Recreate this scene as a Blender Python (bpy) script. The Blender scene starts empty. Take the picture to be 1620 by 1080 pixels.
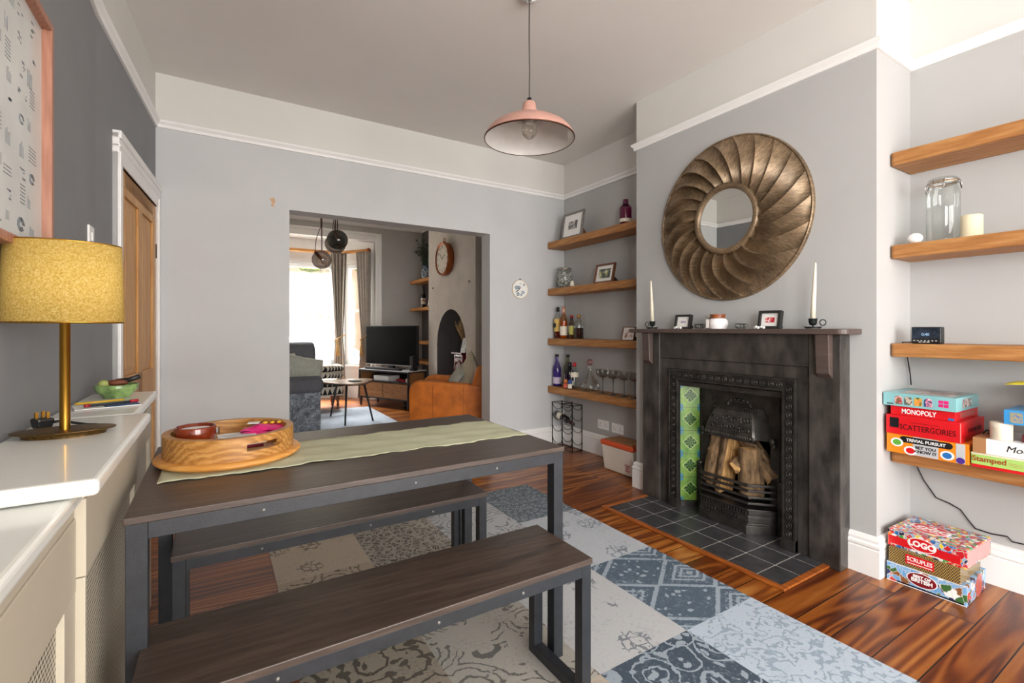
import bpy, math, random
from mathutils import Vector, Matrix

random.seed(7)
scene = bpy.context.scene
col = scene.collection
PI = math.pi

# ---------------------------------------------------------------- camera
cam_data = bpy.data.cameras.new('camera')
cam_data.sensor_width = 36.0
cam_data.sensor_fit = 'HORIZONTAL'
cam_data.lens = 752.78 / 1620 * 36.0
cam_data.shift_y = (520.27 - 540.0) / 1620
cam_data.clip_start = 0.02
cam = bpy.data.objects.new('camera', cam_data)
cam.location = (0, 0, 1.1677)
cam.rotation_euler = (PI / 2, 0, -math.radians(31.8685))
col.objects.link(cam)
scene.camera = cam

# ---------------------------------------------------------------- light
scene.view_settings.view_transform = 'Standard'
scene.view_settings.look = 'None'
scene.view_settings.gamma = 1.0
scene.view_settings.use_curve_mapping = False
scene.view_settings.exposure = 0.70
world = bpy.data.worlds.new('sky')
scene.world = world
world.use_nodes = True
wn = world.node_tree.nodes
wl = world.node_tree.links
wn.clear()
w_out = wn.new('ShaderNodeOutputWorld')
w_bg = wn.new('ShaderNodeBackground')
w_sky = wn.new('ShaderNodeTexSky')
w_sky.sky_type = 'HOSEK_WILKIE'
w_sky.sun_direction = (0.6, -0.5, 0.65)
w_sky.turbidity = 6.0
w_mix = wn.new('ShaderNodeMixRGB')
w_mix.inputs['Fac'].default_value = 0.65
w_mix.inputs['Color2'].default_value = (1.0, 1.0, 1.0, 1)
wl.new(w_sky.outputs['Color'], w_mix.inputs['Color1'])
wl.new(w_mix.outputs['Color'], w_bg.inputs['Color'])
w_bg.inputs['Strength'].default_value = 1.9
wl.new(w_bg.outputs['Background'], w_out.inputs['Surface'])


def area(name, loc, rot, sx, sy, power, color, spread=180):
    d = bpy.data.lights.new(name, 'AREA')
    d.shape = 'RECTANGLE'
    d.size = sx
    d.size_y = sy
    d.energy = power
    d.color = color
    d.spread = math.radians(spread)
    o = bpy.data.objects.new(name, d)
    o.location = loc
    o.rotation_euler = rot
    col.objects.link(o)
    return o


# daylight entering through the glazed garden doors behind the camera
area('garden_daylight', (1.30, -3.33, 1.3), (PI / 2, 0, 0), 3.0, 2.4, 170, (1.0, 0.985, 0.965))
# added fill lamp at a made-up side window, brightening the chimney front
area('added_side_fill', (-0.66, -1.95, 1.6), (0, -PI / 2, 0), 1.6, 1.9, 105, (1.0, 0.985, 0.965))
# open sky over the street in front of the bay
area('street_daylight', (1.0, 11.2, 5.2), (-math.radians(52), 0, 0), 5.0, 3.0, 4900, (1.0, 0.99, 0.97))


# ---------------------------------------------------------------- materials
def lin(c):
    if isinstance(c, str):
        c = [int(c[i:i + 2], 16) for i in (0, 2, 4)]
    r = []
    for v in c[:3]:
        v = v / 255.0
        r.append(v / 12.92 if v <= 0.04045 else ((v + 0.055) / 1.055) ** 2.4)
    return (r[0], r[1], r[2], 1.0)


class NT:
    """small node-tree helper"""

    def __init__(self, name):
        self.m = bpy.data.materials.new(name)
        self.m.use_nodes = True
        self.t = self.m.node_tree
        self.b = self.t.nodes['Principled BSDF']
        self.out = self.t.nodes['Material Output']
        self._co = None

    def n(self, typ, **kw):
        nd = self.t.nodes.new(typ)
        for k, v in kw.items():
            if k[0] == '_':
                nd.inputs[k[1:].replace('_', ' ')].default_value = v
            else:
                setattr(nd, k, v)
        return nd

    def l(self, a, b):
        self.t.links.new(a, b)

    def co(self, scale=(1, 1, 1), loc=(0, 0, 0), rot=(0, 0, 0), kind='Object'):
        tc = self.n('ShaderNodeTexCoord')
        mp = self.n('ShaderNodeMapping')
        mp.inputs['Scale'].default_value = scale
        mp.inputs['Location'].default_value = loc
        mp.inputs['Rotation'].default_value = rot
        self.l(tc.outputs[kind], mp.inputs['Vector'])
        return mp.outputs['Vector']

    def noise(self, vec, scale=5, detail=4, rough=.55, dist=0):
        nd = self.n('ShaderNodeTexNoise')
        nd.inputs['Scale'].default_value = scale
        nd.inputs['Detail'].default_value = detail
        nd.inputs['Roughness'].default_value = rough
        nd.inputs['Distortion'].default_value = dist
        self.l(vec, nd.inputs['Vector'])
        return nd

    def ramp(self, fac, stops, mode='LINEAR'):
        nd = self.n('ShaderNodeValToRGB')
        cr = nd.color_ramp
        cr.interpolation = mode
        while len(cr.elements) < len(stops):
            cr.elements.new(0.5)
        for e, (p, c) in zip(cr.elements, stops):
            e.position = p
            e.color = c if len(c) == 4 and max(c) <= 1.0001 else lin(c)
        self.l(fac, nd.inputs['Fac'])
        return nd.outputs['Color']

    def mix(self, fac, a, b, mode='MIX'):
        nd = self.n('ShaderNodeMixRGB', blend_type=mode)
        for i, v in enumerate((fac, a, b)):
            s = nd.inputs[i]
            if hasattr(v, 'node'):
                self.l(v, s)
            else:
                s.default_value = v
        return nd.outputs['Color']

    def math(self, op, a, b=None, clamp=False):
        nd = self.n('ShaderNodeMath', operation=op)
        nd.use_clamp = clamp
        for i, v in enumerate((a, b)):
            if v is None:
                continue
            if hasattr(v, 'node'):
                self.l(v, nd.inputs[i])
            else:
                nd.inputs[i].default_value = v
        return nd.outputs['Value']

    def bump(self, h, strength=.3, dist=.01):
        nd = self.n('ShaderNodeBump')
        nd.inputs['Strength'].default_value = strength
        nd.inputs['Distance'].default_value = dist
        self.l(h, nd.inputs['Height'])
        self.l(nd.outputs['Normal'], self.b.inputs['Normal'])

    def base(self, c):
        if hasattr(c, 'node'):
            self.l(c, self.b.inputs['Base Color'])
        else:
            self.b.inputs['Base Color'].default_value = c

    def set(self, rough=None, metal=None, spec=None, coat=None):
        if rough is not None:
            self.b.inputs['Roughness'].default_value = rough
        if metal is not None:
            self.b.inputs['Metallic'].default_value = metal
        if spec is not None:
            self.b.inputs['Specular IOR Level'].default_value = spec
        if coat is not None:
            self.b.inputs['Coat Weight'].default_value = coat


BLACK = (0, 0, 0, 1)
WHITE = (1, 1, 1, 1)


def mat(name, c, rough=.5, metal=0, var=.06, vscale=12, bump=0, bscale=60, spec=.5, coat=0, stretch=(1, 1, 1)):
    t = NT(name)
    c = lin(c)
    v = t.co(stretch)
    n = t.noise(v, vscale, 4)
    lo = tuple(x * (1 - var * 2) for x in c[:3]) + (1,)
    hi = tuple(min(1, x * (1 + var * 2)) for x in c[:3]) + (1,)
    t.base(t.ramp(n.outputs['Fac'], [(.3, lo), (.7, hi)]))
    t.set(rough, metal, spec, coat)
    if bump:
        b = t.noise(v, bscale, 3)
        t.bump(b.outputs['Fac'], bump, .004)
    return t.m


def wood(name, dark, midc, light, axis='X', scale=1.0, rough=.5, bump=.15, coat=0, knots=True, fine=1.0, wave=.22):
    t = NT(name)
    s = {'X': (.9, 9, 9), 'Y': (9, .9, 9), 'Z': (9, 9, .9)}[axis]
    v = t.co(tuple(q * scale for q in s))
    base = t.noise(v, 1.2, 3, .5, 1.0)
    wv = t.n('ShaderNodeTexWave', wave_type='BANDS', bands_direction='DIAGONAL')
    wv.inputs['Scale'].default_value = 1.6
    wv.inputs['Distortion'].default_value = 7.0
    wv.inputs['Detail'].default_value = 3
    wv.inputs['Detail Scale'].default_value = 1.2
    t.l(v, wv.inputs['Vector'])
    fn = t.noise(v, 9 * fine, 5, .65)
    a = t.mix(1 - wave, wv.outputs['Color'], base.outputs['Color'])
    a = t.mix(.4, a, fn.outputs['Color'])
    cc = t.ramp(a, [(.25, lin(dark)), (.5, lin(midc)), (.75, lin(light))])
    if knots:
        kv = t.co((2.2, 2.2, 2.2) if scale < 3 else (6, 6, 6))
        vo = t.n('ShaderNodeTexVoronoi')
        vo.inputs['Scale'].default_value = 2.2
        t.l(kv, vo.inputs['Vector'])
        km = t.ramp(vo.outputs['Distance'], [(.03, WHITE), (.10, BLACK)])
        cc = t.mix(t.math('MULTIPLY', km, .75), cc, lin(dark))
    t.base(cc)
    t.set(rough, coat=coat)
    t.bump(fn.outputs['Fac'], bump, .003)
    return t.m


def glass(name, tint, refl=.12, tr=1.0, rough=.02):
    t = NT(name)
    nd = t.t.nodes
    nd.remove(t.b)
    tb = t.n('ShaderNodeBsdfTransparent')
    tb.inputs['Color'].default_value = tuple(q ** .5 for q in lin(tint)[:3]) + (1,)
    gb = t.n('ShaderNodeBsdfGlossy')
    gb.inputs['Roughness'].default_value = rough
    lw = t.n('ShaderNodeLayerWeight')
    lw.inputs['Blend'].default_value = .35
    r = t.ramp(lw.outputs['Fresnel'], [(0, (refl * .3,) * 3 + (1,)), (.6, (refl * .6,) * 3 + (1,)), (1, (min(.6, refl * 3),) * 3 + (1,))])
    mx = t.n('ShaderNodeMixShader')
    t.l(r, mx.inputs[0])
    t.l(tb.outputs[0], mx.inputs[1])
    t.l(gb.outputs[0], mx.inputs[2])
    t.l(mx.outputs[0], t.out.inputs['Surface'])
    return t.m


# ---------------------------------------------------------------- mesh builder
class MB:
    def __init__(self):
        self.v, self.f, self.mi, self.sm = [], [], [], []

    def add(self, vs, fs, mi=0, smooth=False):
        o = len(self.v)
        self.v += [tuple(p) for p in vs]
        for f in fs:
            self.f.append([i + o for i in f])
            self.mi.append(mi)
            self.sm.append(smooth)
        return self

    def box(self, x0, x1, y0, y1, z0, z1, mi=0):
        vs = [(x0, y0, z0), (x1, y0, z0), (x1, y1, z0), (x0, y1, z0), (x0, y0, z1), (x1, y0, z1), (x1, y1, z1), (x0, y1, z1)]
        return self.add(vs, [(3, 2, 1, 0), (4, 5, 6, 7), (0, 1, 5, 4), (1, 2, 6, 5), (2, 3, 7, 6), (3, 0, 4, 7)], mi)

    def obox(self, c, size, R=None, mi=0, taper=1.0):
        hx, hy, hz = size[0] / 2, size[1] / 2, size[2] / 2
        R = R or Matrix.Identity(3)
        vs = []
        for z in (-1, 1):
            k = taper if z < 0 else 1
            for x, y in ((-1, -1), (1, -1), (1, 1), (-1, 1)):
                vs.append(Vector(c) + R @ Vector((x * hx * k, y * hy * k, z * hz)))
        return self.add(vs, [(3, 2, 1, 0), (4, 5, 6, 7), (0, 1, 5, 4), (1, 2, 6, 5), (2, 3, 7, 6), (3, 0, 4, 7)], mi)

    def lathe(self, prof, n=24, c=(0, 0, 0), mi=0, smooth=True, sx=1, sy=1, R=None, closed=False):
        vs, fs = [], []
        R = R or Matrix.Identity(3)
        rings = []
        for r, z in prof:
            if r < 1e-6:
                vs.append(Vector(c) + R @ Vector((0, 0, z)))
                rings.append([len(vs) - 1])
            else:
                st = len(vs)
                for i in range(n):
                    a = 2 * PI * i / n
                    vs.append(Vector(c) + R @ Vector((r * math.cos(a) * sx, r * math.sin(a) * sy, z)))
                rings.append(list(range(st, st + n)))
        seq = list(zip(rings, rings[1:]))
        if closed:
            seq.append((rings[-1], rings[0]))
        for a, b in seq:
            if len(a) == 1 and len(b) == 1:
                continue
            for i in range(n):
                j = (i + 1) % n
                if len(a) == 1:
                    fs.append((a[0], b[j], b[i])[::-1])
                elif len(b) == 1:
                    fs.append((a[i], a[j], b[0]))
                else:
                    fs.append((a[i], a[j], b[j], b[i]))
        return self.add(vs, fs, mi, smooth)

    def cyl(self, p0, p1, r, n=12, mi=0, r2=None, smooth=True):
        p0, p1 = Vector(p0), Vector(p1)
        d = p1 - p0
        R = d.to_track_quat('Z', 'Y').to_matrix()
        L = d.length
        r2 = r if r2 is None else r2
        o = len(self.v)
        self.lathe([(r, 0), (r2, L)], n, p0, mi, smooth, R=R)
        self.f.append([o + i for i in range(n)][::-1])
        self.f.append([o + n + i for i in range(n)])
        self.mi += [mi, mi]
        self.sm += [False, False]
        return self

    def tube(self, pts, r, n=8, mi=0, closed=False, radii=None):
        pts = [Vector(p) for p in pts]
        m = len(pts)
        vs, fs = [], []
        up = None
        for i, p in enumerate(pts):
            if closed:
                d = pts[(i + 1) % m] - pts[i - 1]
            else:
                d = pts[min(i + 1, m - 1)] - pts[max(i - 1, 0)]
            d.normalize()
            if up is None:
                up = Vector((0, 0, 1)) if abs(d.z) < .9 else Vector((1, 0, 0))
            a = d.cross(up)
            if a.length < 1e-5:
                a = d.orthogonal()
            a.normalize()
            b = a.cross(d).normalized()
            up = b
            rr = radii[i] if radii else r
            for k in range(n):
                t = 2 * PI * k / n
                vs.append(p + a * math.cos(t) * rr + b * math.sin(t) * rr)
        for i in range(m if closed else m - 1):
            j = (i + 1) % m
            for k in range(n):
                q = (k + 1) % n
                fs.append((i * n + k, i * n + q, j * n + q, j * n + k))
        if not closed:
            fs.append(tuple(range(n))[::-1])
            fs.append(tuple((m - 1) * n + k for k in range(n)))
        return self.add(vs, fs, mi, True)

    def ell(self, c, rx, ry, rz, n=16, m=10, mi=0, R=None):
        prof = [(max(0, math.sin(PI * i / m)), -math.cos(PI * i / m)) for i in range(m + 1)]
        prof[0] = (0, -1)
        prof[-1] = (0, 1)
        S = Matrix.Diagonal((rx, ry, rz))
        R = (R @ S) if R else S
        return self.lathe(prof, n, c, mi, True, R=R)

    def prism(self, poly, fn, w0, w1, mi=0, smooth=False):
        """poly: list (u, v); fn(u, v, w) -> xyz"""
        n = len(poly)
        vs = [fn(u, v, w0) for u, v in poly] + [fn(u, v, w1) for u, v in poly]
        self.add(vs, [tuple(range(n))[::-1], tuple(range(n, 2 * n))], mi, False)
        o = len(self.v) - 2 * n
        for i in range(n):
            j = (i + 1) % n
            self.f.append([o + i, o + j, o + n + j, o + n + i])
            self.mi.append(mi)
            self.sm.append(smooth)
        return self

    def grid(self, fn, nu, nv, mi=0, smooth=True, wrapu=False):
        vs, fs = [], []
        for i in range(nu + 1):
            for j in range(nv + 1):
                vs.append(fn(i / nu, j / nv))
        w = nv + 1
        for i in range(nu):
            for j in range(nv):
                fs.append((i * w + j, (i + 1) * w + j, (i + 1) * w + j + 1, i * w + j + 1))
        return self.add(vs, fs, mi, smooth)

    def build(self, name, mats, parent=None, loc=None, rot=0, bevel=0, seg=2, thick=0, fix=True):
        me = bpy.data.meshes.new(name)
        me.from_pydata(self.v, [], self.f)
        if not isinstance(mats, (list, tuple)):
            mats = [mats]
        for m in mats:
            me.materials.append(m)
        me.polygons.foreach_set('material_index', self.mi)
        me.polygons.foreach_set('use_smooth', self.sm)
        me.update()
        o = bpy.data.objects.new(name, me)
        col.objects.link(o)
        if parent:
            o.parent = parent
        if loc:
            o.location = loc
        if rot:
            o.rotation_euler = (0, 0, rot) if not isinstance(rot, tuple) else rot
        if thick:
            md = o.modifiers.new('solid', 'SOLIDIFY')
            md.thickness = thick
            md.offset = 0
        if bevel:
            md = o.modifiers.new('bevel', 'BEVEL')
            md.width = bevel
            md.segments = seg
            md.limit_method = 'ANGLE'
            md.angle_limit = math.radians(40)
            md.harden_normals = False
        return o


def thing(name, label, cat, loc=(0, 0, 0), rot=0, group=None):
    o = bpy.data.objects.new(name, None)
    o.empty_display_size = .05
    col.objects.link(o)
    o.location = loc
    o.rotation_euler = (0, 0, rot) if not isinstance(rot, tuple) else rot
    return tag(o, label, cat, group)


def tag(o, label, cat, group=None, kind=None):
    o['label'] = label
    o['category'] = cat
    if group:
        o['group'] = group
    if kind:
        o['kind'] = kind
    return o


def struct(o, label, cat):
    o['kind'] = 'structure'
    o['label'] = label
    o['category'] = cat
    return o


def copy_tree(src, label, loc, rot=None, parent=None):
    c = src.copy()
    col.objects.link(c)
    c.location = loc
    if rot is not None:
        c.rotation_euler = (0, 0, rot)
    c['label'] = label
    for ch in src.children:
        k = ch.copy()
        col.objects.link(k)
        k.parent = c
        for g in ch.children:
            q = g.copy()
            col.objects.link(q)
            q.parent = k
    return c


def text(body, size, m, parent, loc, right, up, name='lettering', align='CENTER', bold=0, ext=.0004, sx=1.0, shear=0):
    """raised lettering as a real mesh under its thing"""
    cu = bpy.data.curves.new(name, 'FONT')
    cu.body = body
    cu.size = size
    cu.align_x = align
    cu.align_y = 'CENTER'
    cu.extrude = ext
    cu.offset = bold
    cu.shear = shear
    cu.resolution_u = 3
    tmp = bpy.data.objects.new(name, cu)
    col.objects.link(tmp)
    dg = bpy.context.evaluated_depsgraph_get()
    me = bpy.data.meshes.new_from_object(tmp.evaluated_get(dg))
    bpy.data.objects.remove(tmp)
    bpy.data.curves.remove(cu)
    me.materials.clear()
    me.materials.append(m)
    o = bpy.data.objects.new(name, me)
    col.objects.link(o)
    r, u = Vector(right).normalized(), Vector(up).normalized()
    M = Matrix((r, u, r.cross(u))).transposed().to_4x4()
    M.translation = Vector(loc)
    o.parent = parent
    o.matrix_local = M @ Matrix.Diagonal((sx, 1, 1, 1))
    return o


def rz(a):
    return Matrix.Rotation(a, 3, 'Z')


def sweep(mb, prof, path, mi=0):
    """sweep profile [(out, z)] along an xy path whose interior lies to its left"""
    n = len(path)
    ds = [(Vector(path[i + 1]) - Vector(path[i])).normalized() for i in range(n - 1)]
    ns = [Vector((-d.y, d.x)) for d in ds]
    rows = []
    for i in range(n):
        a, b = ns[max(0, i - 1)], ns[min(n - 2, i)]
        mt = (a + b) / (1 + a.dot(b))
        rows.append([(path[i][0] + mt.x * o, path[i][1] + mt.y * o, z) for o, z in prof])
    k = len(prof)
    vs = [p for r in rows for p in r]
    fs = []
    for i in range(n - 1):
        for j in range(k):
            q = (j + 1) % k
            fs.append((i * k + j, (i + 1) * k + j, (i + 1) * k + q, i * k + q))
    fs.append(tuple(range(k)))
    fs.append(tuple((n - 1) * k + j for j in range(k))[::-1])
    mb.add(vs, fs, mi)
    return mb
# ---------------------------------------------------------------- room dimensions (metres)
XL, XR, YB, XC, CY1, CY2 = -0.43, 3.03, 3.8625, 2.642, 0.997, 2.505
XLB, YK = -0.336, 2.62            # the left wall leans in towards the back corner
ZC, ZR, YN = 2.842, 2.485, -3.2
YL0, YL1, ZL = 4.023, 7.83, 2.95  # front sitting room
HZ = 2.05                         # head of the opening between the rooms

m_paint = mat('pale_grey_paint', 'b2b2b1', .75, var=.012, vscale=3, bump=.05, bscale=90)
m_back = mat('light_lifted_grey_paint', 'c6c7c8', .75, var=.012, vscale=3, bump=.05, bscale=90)  # wall grey lightened, putting stronger light into the back wall's colour
m_white = mat('warm_white_paint', 'd5d3ce', .7, var=.01, vscale=3, bump=.04, bscale=80)
m_ceil = mat('ceiling_white', 'e2dfda', .85, var=.012, vscale=2, bump=.04, bscale=60)
m_dark = mat('charcoal_paint', '868789', .8, var=.02, vscale=4, bump=.05, bscale=90)
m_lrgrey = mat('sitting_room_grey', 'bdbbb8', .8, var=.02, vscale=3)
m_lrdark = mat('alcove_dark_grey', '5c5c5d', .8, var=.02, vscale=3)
m_lrwarm = mat('plaster_greige', 'd3cbc1', .8, var=.04, vscale=4)
m_gloss = mat('white_gloss', 'efeeec', .35, var=.008, vscale=6)
m_iron = mat('blackened_iron', '413e3b', .30, metal=.6, var=.22, vscale=18, bump=.25, bscale=160, spec=.6)
m_pine = wood('waxed_pine', '9a6026', 'c58f4c', 'd9a967', 'Z', 1.0, .45, .12)

# floorboards
t = NT('stained_floorboards')
v = t.co((1, 1, 1), (0.35, 0.03, 0))
br = t.n('ShaderNodeTexBrick')
br.offset = .37
br.inputs['Scale'].default_value = 1
br.inputs['Brick Width'].default_value = 2.9
br.inputs['Row Height'].default_value = .132
br.inputs['Mortar Size'].default_value = .0028
br.inputs['Mortar Smooth'].default_value = .25
br.inputs['Color1'].default_value = (0.15, 0.15, 0.15, 1)
br.inputs['Color2'].default_value = (.85, .85, .85, 1)
t.l(v, br.inputs['Vector'])
off = t.n('ShaderNodeVectorMath', operation='MULTIPLY_ADD')
t.l(br.outputs['Color'], off.inputs[0])
off.inputs[1].default_value = (3, 0, 7)
t.l(t.co((.55, 6.5, 6.5)), off.inputs[2])
gn = t.noise(off.outputs[0], .55, 2, .5, .6)
ring = t.math('MULTIPLY_ADD', t.math('SINE', t.math('MULTIPLY', gn.outputs['Fac'], 95)), .5)
ring.node.inputs[2].default_value = .5
fn = t.noise(off.outputs[0], 7, 6, .7)
big = t.noise(off.outputs[0], .8, 3)
a = t.mix(.62, ring, fn.outputs['Color'])
a = t.mix(.42, a, big.outputs['Color'])
cc = t.ramp(a, [(.30, lin('4a2110')), (.43, lin('84461a')), (.56, lin('ab6728')), (.72, lin('d0954c'))])
tint = t.ramp(br.outputs['Color'], [(.1, lin('b8a090')), (.9, WHITE)])
cc = t.mix(1.0, cc, tint, 'MULTIPLY')
cc = t.mix(br.outputs['Fac'], cc, lin('180b05'))
t.base(cc)
t.set(.3, spec=.5)
hb = t.mix(.5, t.mix(br.outputs['Fac'], WHITE, BLACK), fn.outputs['Color'])
t.bump(hb, .25, .004)
m_floor = t.m

mb = MB()
mb.box(-.75, 3.3, YN - .1, YL1 + .9, -.06, 0)
struct(mb.build('floor', m_floor), 'glossy orange-brown stained floorboards running across both rooms', 'floor')

mb = MB().box(-.75, 3.3, YN - .1, YB + .08, ZC, ZC + .12)
struct(mb.build('ceiling', m_ceil), 'plain off-white ceiling above the dining table', 'ceiling')
mb = MB().box(-.75, 3.3, YB + .0801, YL1 + .12, ZL, ZL + .12)
struct(mb.build('ceiling', m_ceil), 'white ceiling of the sitting room beyond the opening', 'ceiling')


def wall(name, boxes, mats, label, split=ZR, top=None):
    mb = MB()
    for (x0, x1, y0, y1, z0, z1) in boxes:
        if z0 < split < z1:
            mb.box(x0, x1, y0, y1, z0, split, 0)
            mb.box(x0, x1, y0, y1, split, z1, 1)
        else:
            mb.box(x0, x1, y0, y1, z0, z1, 0 if z1 <= split else 1)
    return struct(mb.build(name, mats), label, 'wall')


# back wall with the wide opening into the sitting room
OX0, OX1 = .461, 2.159
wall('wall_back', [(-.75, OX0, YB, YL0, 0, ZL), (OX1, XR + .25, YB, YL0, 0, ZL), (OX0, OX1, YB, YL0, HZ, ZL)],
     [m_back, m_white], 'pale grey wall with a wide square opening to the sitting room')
# scuff of missing paint
mb = MB()
mb.prism([(-.022, .02), (.012, .032), (.02, .004), (.008, -.018), (.016, -.04), (-.012, -.028), (-.002, -.006)],
         lambda u, v, w: (.348 + u, YB - .0008 - w, 2.093 + v), 0, .0006)
tag(mb.build('plaster_scuff', mat('bare_plaster', 'c9a684', .9)), 'small bare plaster scuff high on the back wall left of the opening', 'paint scuff')

# left wall: straight run with a made-up window for the fill lamp, then leaning towards the corner
SW0, SW1, SZ0, SZ1 = -2.9, -1.0, .8, 2.4
mb = MB()
for z0, z1, mi in ((0, ZR, 0), (ZR, ZC, 1)):
    mb.prism([(XL, SW1), (XL, YK), (XLB, YB), (-.75, YB), (-.75, SW1)], lambda u, v, w: (u, v, w), z0, z1, mi)
    mb.box(-.75, XL, YN, SW0, z0, z1, mi)
mb.box(-.75, XL, SW0, SW1, 0, SZ0, 0)
mb.box(-.75, XL, SW0, SW1, SZ1, ZR, 0)
mb.box(-.75, XL, SW0, SW1, ZR, ZC, 1)
struct(mb.build('wall_left', [m_dark, m_white]), 'charcoal grey wall behind the radiator cabinets', 'wall')
mb = MB()  # frame of the added side window
for y in (SW0, -1.98, SW1 - .06):
    mb.box(-.58, -.53, y, y + .06, SZ0, SZ1)
for z in (SZ0, SZ1 - .06):
    mb.box(-.58, -.53, SW0, SW1, z, z + .06)
mb.box(-.60, XL + .03, SW0 - .03, SW1 + .03, SZ0 - .03, SZ0)
struct(mb.build('window_4', m_gloss), 'added white framed side window behind the camera', 'window')

wall('wall_right', [(XR, XR + .2, YN, CY1, 0, ZC), (XR, XR + .2, CY2, YB, 0, ZC)], [m_paint, m_white],
     'pale grey alcove wall either side of the chimney breast')
FY0, FY1, FZ = 1.40, 2.05, .86
wall('wall_chimney', [(XC, XR + .2, CY1, FY0, 0, ZC), (XC, XR + .2, FY1, CY2, 0, ZC), (XC, XR + .2, FY0, FY1, FZ, ZC),
                      (2.98, XR + .2, FY0, FY1, 0, FZ)], [m_paint, m_white],
     'pale grey chimney breast carrying the round mirror')

# rear wall with glazed garden doors (behind the camera)
GX0, GX1, GZ = -.1, 2.7, 2.45
wall('wall_rear', [(-.75, GX0, YN - .12, YN, 0, ZC), (GX1, XR + .2, YN - .12, YN, 0, ZC), (GX0, GX1, YN - .12, YN, GZ, ZC)],
     [m_paint, m_white], 'pale grey wall around the glazed garden doors')
mb = MB()
for x in (GX0, .84, 1.70, GX1 - .06):
    mb.box(x, x + .06, YN - .09, YN - .04, 0, GZ)
for z in (0, GZ - .06, 1.1):
    mb.box(GX0, GX1, YN - .085, YN - .045, z, z + .06)
struct(mb.build('door_2', m_gloss), 'white framed glazed garden doors', 'door')

# picture rail and baseboards
rail = [(0, ZR), (.012, ZR), (.016, ZR + .01), (.014, ZR + .018), (.026, ZR + .03), (.03, ZR + .036), (.03, ZR + .045), (.0, ZR + .05)]
path = [(XR, YN), (XR, CY1), (XC, CY1), (XC, CY2), (XR, CY2), (XR, YB), (XLB, YB), (XL, YK), (XL, YN)]
struct(sweep(MB(), rail, path).build('trim_1', m_gloss), 'white moulded picture rail running round the dining room', 'picture rail')
bb = [(0, 0), (.022, 0), (.022, .125), (.018, .132), (.024, .138), (.024, .15), (.016, .158), (.018, .17), (.012, .185), (0, .19)]
struct(sweep(MB(), bb, [(XR, YN), (XR, CY1), (XC, CY1), (XC, 1.109)]).build('baseboard_right', m_gloss, bevel=.002),
       'white moulded skirting round the right-hand alcove', 'baseboard')
struct(sweep(MB(), bb, [(XC, 2.354), (XC, CY2), (XR, CY2), (XR, YB), (OX1, YB)]).build('baseboard_back', m_gloss, bevel=.002),
       'white moulded skirting round the bottle alcove', 'baseboard')
struct(sweep(MB(), bb, [(OX0, YB), (XLB, YB)]).build('baseboard_left', m_gloss, bevel=.002),
       'white moulded skirting left of the opening', 'baseboard')

# ---------------------------------------------------------------- pine door in the left wall
ang = math.atan2(YB - YK, XLB - XL)
DO = (XL, YK)


def dloc(s, o, z):  # along the leaning wall, into the room, up
    d = Vector((math.cos(ang), math.sin(ang)))
    n = Vector((d.y, -d.x))
    return (DO[0] + d.x * s + n.x * o, DO[1] + d.y * s + n.y * o, z)


door = thing('door_1', 'stripped pine panelled door in a white frame at the end of the charcoal wall', 'door', dloc(.745, 0, 0), ang)
door['kind'] = 'structure'
# local axes: x along wall, -y into room
mb = MB()
mb.box(-.42, -.335, -.014, -.0005, 0, 1.87)
mb.box(.335, .425, -.014, -.0005, 0, 1.87)
for z0, z1 in ((0.02, .24), (.78, .93), (1.83, 1.95)):
    mb.box(-.335, .335, -.014, -.0005, z0, z1)
mb.box(-.42, .425, -.014, -.0005, 1.87, 1.95)
mb.box(-.05, .05, -.014, -.0005, .24, 1.83)
mb.build('leaf', m_pine, door, bevel=.004)
pn = MB()
for x0, x1 in ((-.335, -.05), (.05, .335)):
    for z0, z1 in ((.24, .78), (.93, 1.83)):
        pn.box(x0, x1, -.003, -.0005, z0, z1)
        pn.box(x0 + .035, x1 - .035, -.008, -.001, z0 + .035, z1 - .035)
pn.build('panel', m_pine, door, bevel=.006)
fr = MB()
for x0, x1 in ((-.505, -.425), (.428, .498)):
    fr.box(x0, x1, -.026, 0, 0, 2.0)
    fr.box(x0 + .0, x0 + .03, -.034, 0, 0, 2.0)
fr.box(-.505, .498, -.028, 0, 1.952, 2.09)
fr.box(-.505, .498, -.036, 0, 2.06, 2.098)
fr.box(-.505, .498, -.032, 0, 2.02, 2.035)
fr.box(-.46, .498, -.024, 0, 1.952, 1.975)
fr.build('frame', m_gloss, door, bevel=.004)
hg = MB()
for z in (.25, 1.62):
    hg.cyl((.427, -.012, z), (.427, -.012, z + .09), .007, 8)
hg.build('hinge', m_iron, door)

sw = thing('light_switch', 'white light switch on the charcoal wall beside the door frame', 'light switch', (XL, 2.50, 1.535))
MB().box(.0005, .009, -.043, .043, -.043, .043).build('plate', m_gloss, sw, bevel=.003)
MB().box(.009, .013, -.012, .012, -.018, .018).build('rocker', m_gloss, sw, bevel=.002)

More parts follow.
